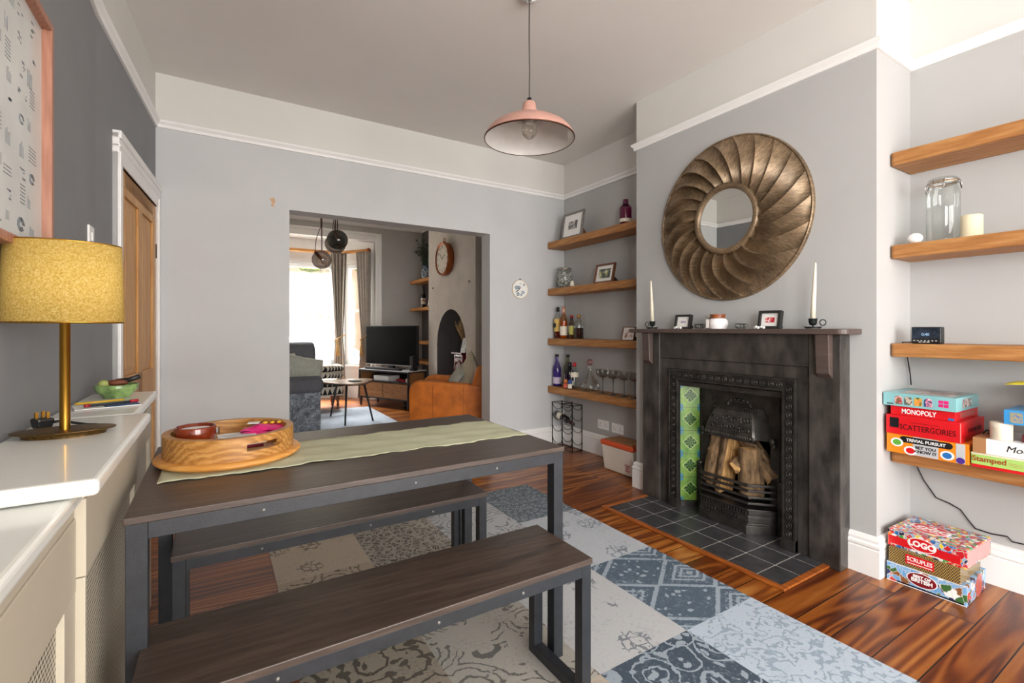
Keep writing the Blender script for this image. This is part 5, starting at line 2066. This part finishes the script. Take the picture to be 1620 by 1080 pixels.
def armprof():
    P = [(-.42, .04), (.40, .04), (.40, .585), (.10, .62), (-.16, .640), (-.30, .645)]
    for i in range(8):
        a = PI / 2 + (PI / 2) * i / 7
        P.append((-.31 + .11 * math.cos(a), .535 + .11 * math.sin(a)))
    return P


for y in (-.30, .30):
    mb = MB()
    mb.prism(armprof(), lambda u, v, w: (u, w, v), y - .07, y + .07, 0)
    mb.build('arm', m_leath, ac, bevel=.026, seg=4)
for x in (-.17, .14):
    MB().tube([(x, -.3715, .06), (x, -.3725, .59)], .0022, 6).build('seam', mat('darker_tan_leather', '8a4a18', .5), ac)
MB().box(-.41, .36, -.228, .228, .06, .30).build('seat_base', m_leath, ac, bevel=.02, seg=3)
MB().box(-.415, .16, -.226, .226, .305, .45).build('seat_cushion', m_leath, ac, bevel=.045, seg=4)
mb = MB()
mb.prism([(.14, .32), (.38, .30), (.46, .74), (.43, .80), (.36, .82), (.26, .79)], lambda u, v, w: (u, w, v), -.36, .36)
mb.build('backrest', m_leath, ac, bevel=.05, seg=4)
for x in (-.36, .33):
    for y in (-.30, .30):
        MB().cyl((x, y, .004), (x, y, .06), .02, 12).build('foot', m_blk, ac)

m_lincu = mat('natural_linen', 'c6bca6', .9, var=.06, vscale=30, bump=.3, bscale=200)
m_greycu = mat('sage_grey_linen', 'b3b5aa', .9, var=.06, vscale=30, bump=.3, bscale=200)


def cushion(label, m, loc, rot, w, h, th):
    mb = MB()

    def top(u, v, s):
        x, y = (u - .5) * 2, (v - .5) * 2
        k = (max(0, (1 - abs(x) ** 2.6)) * max(0, (1 - abs(y) ** 2.6))) ** .5
        pin = 1 - .05 * (1 - abs(x)) * abs(y) - .05 * (1 - abs(y)) * abs(x)
        return (x * w / 2 * pin, y * h / 2 * pin, s * (th / 2 * k + .004))
    mb.grid(lambda u, v: top(u, v, 1), 18, 18)
    mb.grid(lambda u, v: top(1 - u, v, -1), 18, 18)
    o = mb.build('cushion', m, loc=loc)
    o.rotation_euler = rot
    return tag(o, label, 'cushion')


cushion('natural linen cushion leaning on the back of the leather armchair', m_lincu, (2.36, 4.70, .66), (PI / 2 - .25, 0.55, -PI / 2 - .25), .40, .40, .13)
cushion('grey green cushion in front of the linen cushion on the leather armchair', m_greycu, (2.27, 4.83, .60), (PI / 2 - .6, .35, -PI / 2 - .5), .36, .34, .12)

# television unit standing across the corner
m_mango2 = wood('reclaimed_mango', '5c3a20', '97683d', 'bd8f5e', 'X', 1.6, .55, .25)
ua = math.atan2(-.902, .432)
ux, uy = Vector((.432, -.902)), Vector((.902, .432))
UL, UD, UH = 1.05, .38, .55
tv_o = (1.86, 7.455)
tu = thing('television_unit', 'reclaimed wood and black metal television unit set across the alcove corner', 'tv unit', (tv_o[0], tv_o[1], 0), ua)
# local x along the front, local y backwards
fmb = MB()
for x in (0, UL - .022):
    for y in (0, UD - .022):
        fmb.box(x, x + .022, y, y + .022, .14, UH)
for y in (0, UD - .022):
    for z0 in (UH - .02, .385, .135):
        fmb.box(.022, UL - .022, y, y + .022, z0, z0 + .018)
for x in (0, UL - .022):
    for z0 in (UH - .02, .135):
        fmb.box(x, x + .022, .022, UD - .022, z0, z0 + .018)
fmb.build('metal_frame', m_frame, tu)
for x in (.012, UL - .034):
    for y in (.012, UD - .034):
        mb = MB()
        mb.obox((x + .011, y + .011, .071), (.05, .03, .140), taper=.55)
        mb.build('leg', m_frame, tu)
MB().box(.003, UL - .003, .003, UD - .003, UH, UH + .012).build('top', mat('grey_marble_top', 'cfd0d0', .25, var=.05), tu)
MB().box(.022, UL - .022, .022, UD - .022, .372, .386).build('shelf_board', m_mango2, tu)
for x in (.022, UL - .034):
    MB().box(x, x + .012, .024, UD - .024, .15, UH - .02).build('side_panel', m_mango2, tu)
MB().box(.022, UL - .022, UD - .02, UD - .008, .15, UH - .02).build('back_panel', mat('dark_back_panel', '2a211b', .8), tu)
dr = MB().box(.026, UL - .026, .002, .34, .156, .370).build('drawer', m_mango2, tu)
MB().box(UL * .5 - .004, UL * .5 + .004, .0002, .002, .158, .368).build('drawer_gap', m_blk, dr)


def uloc(x, y, z):
    return (tv_o[0] + ux.x * x + uy.x * y, tv_o[1] + ux.y * x + uy.y * y, z)


o = thing('set_top_box', 'white box on the open shelf of the television unit', 'box', uloc(.46, .14, .3862), ua)
MB().box(-.16, .16, -.11, .11, .0, .085).build('casing', m_gloss, o, bevel=.004)
o = thing('game_controller', 'red game controller at the right of the open shelf', 'controller', uloc(.78, .12, .3862), ua)
MB().ell((-.03, 0, .028), .05, .04, .028).ell((.06, .0, .022), .035, .035, .022).build('shell', m_red, o)
MB().ell((.0, -.045, .015), .015, .012, .014).build('button', m_blk, o)
o = thing('speaker', 'round black speaker in the dark left end of the open shelf', 'speaker', uloc(.22, .18, .3862), ua)
MB().ell((0, 0, .055), .09, .08, .055, 20, 12).build('casing', m_blk, o)
o = thing('gadget', 'small white gadget at the right end of the open shelf', 'gadget', uloc(.955, .08, .3862), ua)
MB().box(-.02, .02, -.02, .02, 0, .065).build('casing', m_gloss, o, bevel=.003)

tv = thing('television', 'flat black television on the corner unit', 'television', uloc(.50, .20, UH + .0125), ua)
MB().box(-.55, .55, -.02, .02, .058, .655).build('bezel', m_blk, tv, bevel=.004)
m_scr = mat('black_screen', '030304', .3, var=0, spec=.08)
MB().box(-.537, .537, -.0215, -.0195, .075, .643).build('screen', m_scr, tv)
MB().box(-.55, .55, -.0225, -.019, .058, .066).build('silver_edge', m_silver, tv)
MB().box(-.05, .05, -.015, .03, .008, .07).box(-.20, .20, -.10, .10, 0, .010).build('stand', m_blk, tv, bevel=.003)
sb = thing('soundbar', 'slim black soundbar lying in front of the television', 'soundbar', uloc(.48, .055, UH + .0125), ua)
MB().box(-.36, .36, -.035, .035, 0, .028).build('casing', m_blk, sb, bevel=.004)
sp2 = thing('speaker', 'tall black speaker at the right end of the television unit', 'speaker', uloc(1.0, .16, UH + .0125), ua)
MB().box(-.035, .035, -.05, .05, 0, .21).build('casing', m_blk, sp2, bevel=.004)
MB().lathe([(.022, 0), (.024, .003), (.010, .004), (0, .002)], 16, (0, -.0505, .05), R=Matrix.Rotation(PI / 2, 3, 'X')).build('cone', m_frame, sp2)
blz = thing('kettlebell', 'black kettlebell on the floor beneath the television unit', 'kettlebell', (2.36, 6.70, 0))
MB().ell((0, 0, .062), .06, .06, .06).build('bell', m_blk, blz)
MB().tube([(-.035, 0, .1), (-.035, 0, .125), (0, 0, .138), (.035, 0, .125), (.035, 0, .1)], .01, 8).build('handle', m_blk, blz)

# alcove shelves
LSH = [1.978, 1.518, .975, .655]
lbs = ('top pine shelf in the sitting room alcove holding the leafy vase', 'second pine shelf in the sitting room alcove holding a wine bottle',
       'third pine shelf in the sitting room alcove behind the television', 'lowest pine shelf in the sitting room alcove behind the speaker')
m_shelf2 = wood('oiled_pine_shelf', '8a5320', 'bd8038', 'd6a05a', 'Y', 1.1, .5, .2)
for z, lb in zip(LSH, lbs):
    mb = MB().box(-.112, .112, -.63, .63, -.05, 0)
    tag(mb.build('wall_shelf', m_shelf2, loc=(XR - .114, 7.197, z), bevel=.004), lb, 'shelf', 'pine shelves in the sitting room alcove')
m_leaf = mat('eucalyptus_green', '3c5a44', .7, var=.3, vscale=30)
vs_ = thing('vase', 'blue patterned vase of eucalyptus on the top alcove shelf', 'vase', (2.90, 7.33, LSH[0] + .001))
t = NT('blue_white_china')
vo = t.n('ShaderNodeTexVoronoi')
vo.inputs['Scale'].default_value = 40
t.l(t.co((1, 1, 1)), vo.inputs['Vector'])
t.base(t.ramp(vo.outputs['Distance'], [(.35, lin('27405c')), (.55, lin('a9b8c4'))]))
t.set(.2)
MB().lathe([(0, 0), (.05, 0), (.07, .03), (.075, .10), (.06, .17), (.045, .2), (.05, .215), (.045, .215), (.04, .19), (0, .18)], 28).build('vase_body', t.m, vs_)
sm, lm = MB(), MB()
random.seed(9)
for k in range(17):
    a = random.uniform(0, 2 * PI)
    L = random.uniform(.28, .50)
    sp_r = random.uniform(.2, .8)
    dx, dy = math.cos(a) * sp_r * .6, math.sin(a) * sp_r
    if dx > .1:
        dx *= .25
    pts = []
    for i in range(8):
        q = i / 7
        pts.append(Vector((dx * L * q ** 1.4, dy * L * q ** 1.4, .19 + L * (q - .25 * q * q * sp_r))))
    sm.tube(pts, .0025, 5)
    for i in range(1, 8):
        for s in (-1, 1):
            c = pts[i] + Vector((random.uniform(-.02, .02), s * .02 + random.uniform(-.008, .008), random.uniform(-.01, .015)))
            R = Matrix.Rotation(random.uniform(0, 6), 3, 'Z') @ Matrix.Rotation(random.uniform(-1, 1), 3, 'X')
            lm.ell(c, random.uniform(.018, .028), random.uniform(.014, .02), .002, 8, 4, R=R)
sm.build('stem', mat('twig_brown', '5a4a38', .8), vs_)
lm.build('foliage', m_leaf, vs_)
wb2 = thing('wine_bottle', 'dark wine bottle with a white label on the second sitting room shelf', 'bottle', (2.865, 7.345, LSH[1] + .001))
MB().lathe([(0, .004), (.032, 0), (.038, .008), (.038, .19), (.034, .21), (.018, .24), (.0145, .255), (.0145, .315), (.016, .317), (.016, .325), (0, .325)], 24).build('glass', m_dkglass, wb2)
MB().lathe([(.0386, .05), (.0386, .15)], 24).build('label', m_label, wb2)
MB().lathe([(.0388, .10), (.0388, .115)], 24).build('label_band', m_red, wb2)
photo('picture_frame', 'dark walnut frame leaning beside the wine bottle in the sitting room alcove', 'picture frame', (2.85, 7.07, LSH[1] + .001), .22, .33, .022, m_walnut, .02,
      picmat('dark_print', [(.45, '2c2c30'), (.55, '8a8580'), (.6, 'd0ccc4')], 18, 30), .05, .2, 0, .05)

# clock on the chimney breast
m_face = mat('cream_clock_face', 'e6ddcd', .6, var=.03, vscale=12)
m_copd = mat('antique_copper', '9a5630', .35, metal=.8, var=.15, vscale=20)
cl = thing('wall_clock', 'round copper wall clock with a cream face and loop on the chimney breast', 'clock', (XC, 5.895, 2.105))
RYn = RY
MB().lathe([(.20, .0), (.218, .004), (.222, .03), (.222, .075), (.215, .088), (.203, .090), (.200, .078), (.19, .074), (0, .06)], 56, R=RYn).build('case', m_copd, cl)
MB().lathe([(0, .0745), (.198, .0745)], 48, R=RYn).build('face', m_face, cl)
hd_ = MB()
hd_.obox((-.077, -.035, .022), (.002, .10, .008), Matrix.Rotation(-.55, 3, 'X'))
hd_.obox((-.0775, .04, .035), (.002, .12, .006), Matrix.Rotation(.75, 3, 'X'))
hd_.ell((-.077, 0, 0), .003, .008, .008)
hd_.build('hand', m_ink, cl)
for i in range(12):
    a = 2 * PI * i / 12
    r = .155
    text(str(12 if i == 0 else i), .048, m_ink, cl, (-.0755, -r * math.sin(a), r * math.cos(a)), FR, FU, name='numeral')
mb = MB()
mb.tube([(-.045, .032 * math.cos(a * .4), .245 + .032 * math.sin(a * .4)) for a in range(16)], .006, 8, closed=True)
mb.cyl((-.045, 0, .21), (-.045, 0, .24), .012, 12)
mb.build('loop', m_copd, cl)

# red enamel stove in the arch
m_enr = mat('burgundy_enamel', '6b1f2a', .2, var=.1, vscale=20, coat=.4)
sv = thing('enamel_stove', 'burgundy enamel stove standing in the arched fireplace', 'stove', (2.80, 5.62, 0))
MB().box(-.13, .17, -.13, .13, .10, .84).build('body', m_enr, sv, bevel=.01)
MB().box(-.16, .19, -.155, .155, .84, .865).build('top_plate', m_enr, sv, bevel=.006)
mb = MB()
for i in range(12):
    a0, a1 = PI * i / 12, PI * (i + 1) / 12
    P = [(.085 * math.cos(a0), .66 + .085 * math.sin(a0)), (.085 * math.cos(a1), .66 + .085 * math.sin(a1)), (.11 * math.cos(a1), .66 + .11 * math.sin(a1)), (.11 * math.cos(a0), .66 + .11 * math.sin(a0))]
    mb.prism(P, lambda u, v, w: (-.131 - w, u, v), 0, .012)
for s in (-1, 1):
    mb.box(-.143, -.13, min(s * .085, s * .11), max(s * .085, s * .11), .30, .66)
mb.box(-.143, -.13, -.11, .11, .28, .30)
for i in range(5):
    mb.ell((-.132, -.08 + .04 * i, .80), .006, .014, .012, 8, 6)
mb.build('door_surround', m_enr, sv)
MB().box(-.1325, -.13, -.083, .083, .30, .70).build('mica_window', mat('cloudy_mica', 'b9b4b4', .2, var=.15), sv)
mb = MB()
for x in (-.1, .14):
    for y in (-.1, .1):
        mb.cyl((x, y, .002), (x, y, .105), .018, 10, r2=.025)
mb.build('leg', m_enr, sv)
pp = thing('pampas_grass', 'bunch of dried pampas grass standing on the stove', 'dried grass', (2.79, 5.70, .866))
MB().lathe([(0, 0), (.035, 0), (.045, .04), (.03, .09), (.034, .10), (0, .09)], 20).build('jar', m_blk, pp)
mb = MB()
random.seed(4)
for k in range(26):
    a, s = random.uniform(0, 2 * PI), random.uniform(.03, .20)
    L = random.uniform(.28, .46)
    pts = [Vector((math.cos(a) * s * .5 * q ** 1.5, math.sin(a) * s * q ** 1.5 + .06 * q, .08 + L * q)) for q in [i / 6 for i in range(7)]]
    mb.tube(pts, .004, 5, radii=[.002, .003, .006, .010, .012, .009, .001])
mb.build('plume', mat('dried_straw', 'a98a62', .95, var=.2, vscale=50), pp)
photo('picture_frame', 'small white card frame leaning on top of the burgundy stove', 'picture frame', (2.70, 5.56, .8655), .13, .19, .01, m_gloss, .012,
      picmat('card_print', [(.45, '8a8a8c'), (.55, 'd8d8d8'), (.7, 'f0f0f0')], 20, 33), .02, .25, 0, .05)
ky = thing('kettle', 'small steel kettle on the stove behind the card frame', 'kettle', (2.84, 5.515, .866))
MB().lathe([(0, 0), (.05, 0), (.055, .02), (.045, .06), (.02, .075), (0, .08)], 24).build('body', m_silver, ky)
MB().tube([(0, -.045, .05), (0, -.03, .10), (0, .03, .10), (0, .045, .05)], .004, 8).build('handle', m_blk, ky)

# coffee table
ct = thing('coffee_table', 'three legged plectrum shaped coffee table on the pale rug', 'coffee table', (1.42, 6.165, 0))
P = []
for i in range(48):
    a = 2 * PI * i / 48
    r = .30 + .05 * math.cos(3 * (a - .55))
    P.append((r * math.cos(a), r * math.sin(a)))
MB().prism(P, lambda u, v, w: (u, v, w), .498, .515).build('tabletop', wood('walnut_top', '5e4331', '92705a', 'b39578', 'X', 1.2, .25, .05, knots=False), ct, bevel=.004)
MB().prism([(x * .97, y * .97) for x, y in P], lambda u, v, w: (u, v, w), .488, .4975).build('table_rim', m_frame, ct)
for (x, y) in ((-.135, .445), (-.113, -.288), (.256, -.153)):
    k = .62
    b = MB()
    b.cyl((x, y, .014), (x * k, y * k, .488), .011, 10, r2=.013)
    b.build('leg', m_frame, ct)
tag(MB().obox((0, 0, 0), (.10, .14, .012), rz(.3)).build('coaster_book', m_ink, loc=(1.47, 6.08, .5215)), 'dark booklet lying on the coffee table', 'booklet')

# sitting room rug
m_lrug = mat('pale_blue_grey_rug', 'b4bcc8', .95, var=.05, vscale=20, bump=.5, bscale=220, spec=.1)
tag(MB().box(.25, 1.93, 5.0, 7.17, .001, .013).build('pale_rug', m_lrug, bevel=.004), 'plain pale blue grey rug under the coffee table', 'rug')

# sofa and cushions
m_velv = NT('crushed_grey_velvet')
t = m_velv
n1 = t.noise(t.co((1, 1, 1)), 13, 5, .7, 1.6)
t.base(t.ramp(n1.outputs['Fac'], [(.36, lin('43484f')), (.5, lin('6c727a')), (.64, lin('98a0a8'))]))
t.set(.6, spec=.3)
t.b.inputs['Sheen Weight'].default_value = .5
m_velv = t.m
m_greyfab = mat('charcoal_upholstery', '5f6065', .9, var=.05, vscale=20, bump=.2, bscale=150)
so = thing('sofa', 'grey velvet sofa with a rolled arm at the left of the sitting room', 'sofa', (.35, 6.33, 0))
# local frame: near arm towards -y
MB().box(-.68, .62, -.495, .70, .03, .36).build('base', m_velv, so, bevel=.02)
mb = MB()
mb.box(-.70, .648, -.655, -.50, .03, .50)
mb.build('arm_panel', m_velv, so, bevel=.012)
mb = MB()
mb.lathe([(0, -.04), (.06, -.035), (.10, 0), (.105, .03), (.105, 1.30), (.10, 1.33), (.05, 1.36), (0, 1.362)], 28, (-.68, -.585, .535), R=Matrix.Rotation(PI / 2, 3, 'Y'))
mb.build('rolled_arm', m_greyfab, so)
mb = MB().box(-.60, .66, -.48, .45, .365, .48)
mb.build('seat_cushion', m_greyfab, so, bevel=.04, seg=4)
mb = MB()
mb.prism([(.42, .36), (.72, .34), (.84, .90), (.78, .99), (.66, .99), (.58, .92)], lambda u, v, w: (w, u, v), -.62, .80)
mb.build('backrest', m_greyfab, so, bevel=.07, seg=5)
cushion('pale grey cushion leaning in the corner of the velvet sofa', m_greycu, (.93, 6.40, .63), (PI / 2 - .45, .22, .15), .46, .42, .15)
cushion('cream cushion mostly hidden behind the sofa arm', m_lincu, (.66, 6.46, .64), (PI / 2 - .35, -.15, .05), .44, .42, .14)

# patterned chair in the bay
t = NT('zigzag_weave')
tc = t.n('ShaderNodeTexCoord')
sp = t.n('ShaderNodeSeparateXYZ')
t.l(tc.outputs['Object'], sp.inputs[0])
hx = t.math('ADD', sp.outputs['X'], sp.outputs['Y'])
tri = t.math('ABSOLUTE', t.math('SUBTRACT', t.math('FRACT', t.math('MULTIPLY', hx, 15)), .5))
row = t.math('FRACT', t.math('MULTIPLY', sp.outputs['Z'], 9))
t.base(t.mix(t.math('GREATER_THAN', t.math('MULTIPLY', row, .62), tri), lin('1b1a1b'), lin('cfc6b4')))
t.set(.9)
m_zig = t.m
pc = thing('patterned_chair', 'black and cream zigzag patterned tub chair in the bay behind the sofa', 'armchair', (1.30, 7.40, 0))
MB().box(-.30, .28, -.22, .28, .20, .44).build('seat', m_zig, pc, bevel=.04, seg=4)
mb = MB()
for k, zz in enumerate((.50, .59)):
    mb.tube([(-.25, -.20, zz), (.05, -.24, zz + .01), (.22, -.16, zz), (.29, .05, zz - .01), (.26, .24, zz)], .05, 14, radii=[.045, .05, .052, .05, .045])
mb.build('rolled_arm', m_zig, pc)
for x, y in ((.20, -.20), (-.24, -.20), (.20, .22), (-.24, .22)):
    MB().lathe([(0, .002), (.016, .002), (.018, .03), (.010, .035), (.014, .05), (.022, .075), (.014, .10), (.018, .12), (.026, .15), (.02, .20)], 14, (x, y, 0)).build('leg', m_walnut, pc)

# curtains and pole
m_curt = mat('grey_taupe_curtain', 'b3aaa0', .9, var=.05, vscale=14, bump=.2, bscale=200)
m_rope = mat('gold_rope', 'b18c56', .7, var=.15, vscale=60)


def curtain(label, c, ang_, w, ztop, zbot, tie, wt, shift, seed):
    o = thing('curtain', label, 'curtain', (c[0], c[1], 0), ang_, 'grey curtains in the bay')

    def fn(u, v):
        z = ztop + (zbot - ztop) * v
        d = (z - tie) / (ztop - tie) if z > tie else (tie - z) / (tie - zbot)
        k = wt + (1 - wt) * min(1, d) ** .8
        if z < tie:
            k = wt + (.85 - wt) * min(1, d) ** .6
        s = shift * (1 - min(1, d)) if z > tie else shift * (1 - .6 * d)
        x = (u - .5) * w * k + s
        y = .040 * math.sin(u * 2 * PI * 4.5 + seed) * (.55 + .45 * k) + .012 * math.sin(u * 29 + v * 3)
        return (x, y, z)
    mb = MB()
    mb.grid(fn, 54, 40)
    mb.build('drape', m_curt, o, thick=.003)
    rp = MB()
    ww = w * wt / 2
    rp.tube([(shift + (ww + .03) * math.cos(a), .065 * math.sin(a), tie + .05 * (math.cos(a))) for a in [2 * PI * i / 24 for i in range(24)]], .008, 8, closed=True)
    rp.build('tie_rope', m_rope, o)
    ts = MB()
    ts.lathe([(0, .0), (.014, -.005), (.018, -.03), (.012, -.045), (.016, -.06), (.014, -.08), (.02, -.10), (.024, -.13), (.038, -.27), (0, -.272)], 16, (shift - ww * .2, -.085, tie - .03))
    ts.tube([(shift - ww * .2, -.085, tie - .03), (shift - ww * .2, -.075, tie)], .006, 6)
    ts.build('tassel', m_rope, o)
    return o


curtain('grey curtain tied back with gold rope at the corner of the bay', (1.74, 8.28), -.42, .26, 2.44, .03, 1.02, .42, .01, 0)
curtain('grey curtain tied back with gold rope beside the television', (2.06, 7.975), -1.0, .30, 2.44, .03, 1.03, .50, .06, 1.5)
m_pole = wood('honey_pine_pole', '9a5f24', 'c98b45', 'e0aa66', 'X', 1.6, .35, .05, knots=False)
po = thing('curtain_pole', 'honey pine curtain pole following the bay', 'curtain pole', (0, 0, 0))
pth = [(.02, 7.93, 2.46), (.40, 8.44, 2.46), (1.76, 8.44, 2.46), (2.115, 7.93, 2.46)]
mb = MB()
for a, b in zip(pth, pth[1:]):
    mb.cyl(a, b, .028, 14)
for p in pth[1:3]:
    mb.ell(p, .03, .03, .03, 12, 8)
mb.build('pole', m_pole, po)
mb = MB()
mb.lathe([(0, 0), (.03, 0), (.042, .02), (.042, .04), (.03, .055), (0, .06)], 20, pth[3], R=Vector((.355, -.51, 0)).to_track_quat('Z', 'Y').to_matrix())
mb.build('finial', m_copd, po)
# net curtain
t = NT('white_voile')
t.t.nodes.remove(t.b)
tr_ = t.n('ShaderNodeBsdfTransparent')
tl = t.n('ShaderNodeBsdfTranslucent')
df = t.n('ShaderNodeBsdfDiffuse')
for q in (tl, df):
    q.inputs['Color'].default_value = (.62, .62, .63, 1)
m1, m2 = t.n('ShaderNodeMixShader'), t.n('ShaderNodeMixShader')
m1.inputs[0].default_value = .4
t.l(tl.outputs[0], m1.inputs[1])
t.l(df.outputs[0], m1.inputs[2])
m2.inputs[0].default_value = .22
t.l(tr_.outputs[0], m2.inputs[1])
t.l(m1.outputs[0], m2.inputs[2])
t.l(m2.outputs[0], t.out.inputs['Surface'])
mb = MB()
mb.grid(lambda u, v: (.42 + 1.30 * u, 8.495 + .010 * math.sin(u * 70) + .005 * math.sin(u * 31), 2.24 - 1.67 * v), 110, 6)
tag(mb.build('net_curtain', t.m), 'sheer white net curtain across the middle bay window', 'net curtain')

# smoked glass globe lights hanging in the sitting room
m_globe = glass('smoked_globe', '93857c', .22)
m_globed = glass('dark_smoked_globe', '55524e', .25)
m_flex = mat('brown_flex', '4a2e24', .7)


def globe(label, x, y, z, R, gm, bend):
    o = thing('globe_pendant', label, 'pendant lamp', (x, y, z), 0, 'smoked glass globe lights')
    MB().ell((0, 0, 0), R, R, R, 28, 18).build('globe', gm, o)
    MB().tube([(0, 0, R - .005), (0, 0, ZL - z - .02)], .006, 6).build('strap', m_flex, o)
    MB().tube([(-bend, 0, R * .75), (-bend * .8, 0, R + .12), (-.01, 0, R + .26), (-.012, 0, ZL - z - .02)], .004, 6).build('flex', m_flex, o)
    MB().cyl((-bend, 0, R * .8), (.01, -.01, -.01), .016, 12).build('lamp_holder', m_copd, o)
    MB().ell((.022, -.015, -.03), .028, .028, .03, 14, 10).build('bulb', m_clear, o)
    MB().lathe([(0, ZL - z - .001), (.05, ZL - z - .001), (.05, ZL - z - .025), (0, ZL - z - .028)][::-1], 24).build('ceiling_plate', m_flex, o)


globe('lower pale smoked glass globe light hanging before the bay', .977, 5.5, 1.922, .102, m_globe, .07)
globe('upper dark smoked glass globe light, front of the pair on the right', 1.11, 5.35, 2.128, .108, m_globed, .03)
globe('upper smoked glass globe light half hidden behind the dark one', 1.17, 5.75, 2.15, .115, m_globe, .03)

# ================================================================ street outside
m_pav = mat('pale_paving', 'c8c2b8', .9, var=.05, vscale=3)
struct(MB().box(-14, 16, YL1 + .95, 24, -.55, -.5).build('ground', m_pav), 'pale pavement and road outside the bay window', 'ground')
struct(MB().box(-14, 16, YN - 9, YN - .13, -.12, -.08).build('ground', m_pav), 'paved yard outside the garden doors', 'ground')
m_fac = mat('peach_render', 'd9b79e', .9, var=.06, vscale=2)
hs = thing('house', 'peach rendered house across the street seen through the net curtain', 'house', (1.0, 19.5, -.5))
MB().box(-9, 9, 0, 4, 0, 7).build('house_wall', m_fac, hs)
for x in (-5.2, -1.4, 2.4, 6.2):
    for z in (1.0, 4.1):
        w = MB().box(x, x + 1.3, -.06, .0, z, z + 1.8).build('window', m_gloss, hs)
        MB().box(x + .1, x + 1.2, -.075, -.061, z + .1, z + 1.7).build('pane', mat('street_pane', '59646c', .1), w)
tre = thing('street_tree', 'tree trunk on the pavement seen through the net curtain', 'tree', (2.75, 14.2, -.5))
MB().tube([(0, 0, 0), (.05, 0, 1.4), (-.03, .1, 3), (.2, .1, 5)], .3, 14, radii=[.40, .32, .28, .2]).build('trunk', mat('plane_tree_bark', '8d7f70', .95, var=.3, vscale=6), tre)
random.seed(14)
mb = MB()
for k in range(60):
    mb.ell((random.uniform(-2, 2), random.uniform(-1.4, 1.4), random.uniform(3.6, 6)), .45, .45, .35, 7, 5)
m_hedge = mat('fresh_hedge_leaf', '8aa63c', .8, var=.35, vscale=9)
mb.build('crown', m_hedge, tre)
hg = MB()
random.seed(15)
hg.box(3.6, 6.5, 11.2, 12.2, -.5, 2.6)
for k in range(900):
    hg.ell((random.uniform(3.5, 6.6), random.choice((11.15, 11.2, 11.25)) + random.uniform(-.1, .05), random.uniform(-.4, 2.8)), .10, .06, .08, 6, 4, R=Matrix.Rotation(random.uniform(0, 3), 3, 'Y'))
tag(hg.build('hedge', m_hedge), 'bright green hedge outside the narrow side window of the bay', 'hedge')
car = thing('car', 'white parked car seen through the net curtain', 'car', (1.9, 12.3, -.5))
prof = [(-2.0, .35), (2.0, .35), (2.05, .75), (1.9, .92), (1.15, 1.02), (.55, 1.45), (-.9, 1.5), (-1.55, 1.1), (-2.0, 1.0), (-2.08, .7)]
MB().prism(prof, lambda u, v, w: (u, w, v), -.85, .85).build('car_body', mat('white_car_paint', 'e4e6ea', .2, coat=.6), car, bevel=.06, seg=3)
MB().prism([(.95, 1.03), (.5, 1.38), (-.8, 1.42), (-1.25, 1.1)], lambda u, v, w: (u, w, v), -.858, .858).build('car_window', mat('car_glass', '5d666e', .08), car)
for x in (-1.3, 1.3):
    for y in (-.84, .70):
        MB().cyl((x, y - .02, .33), (x, y + .16, .33), .33, 24).build('wheel', m_blk, car)
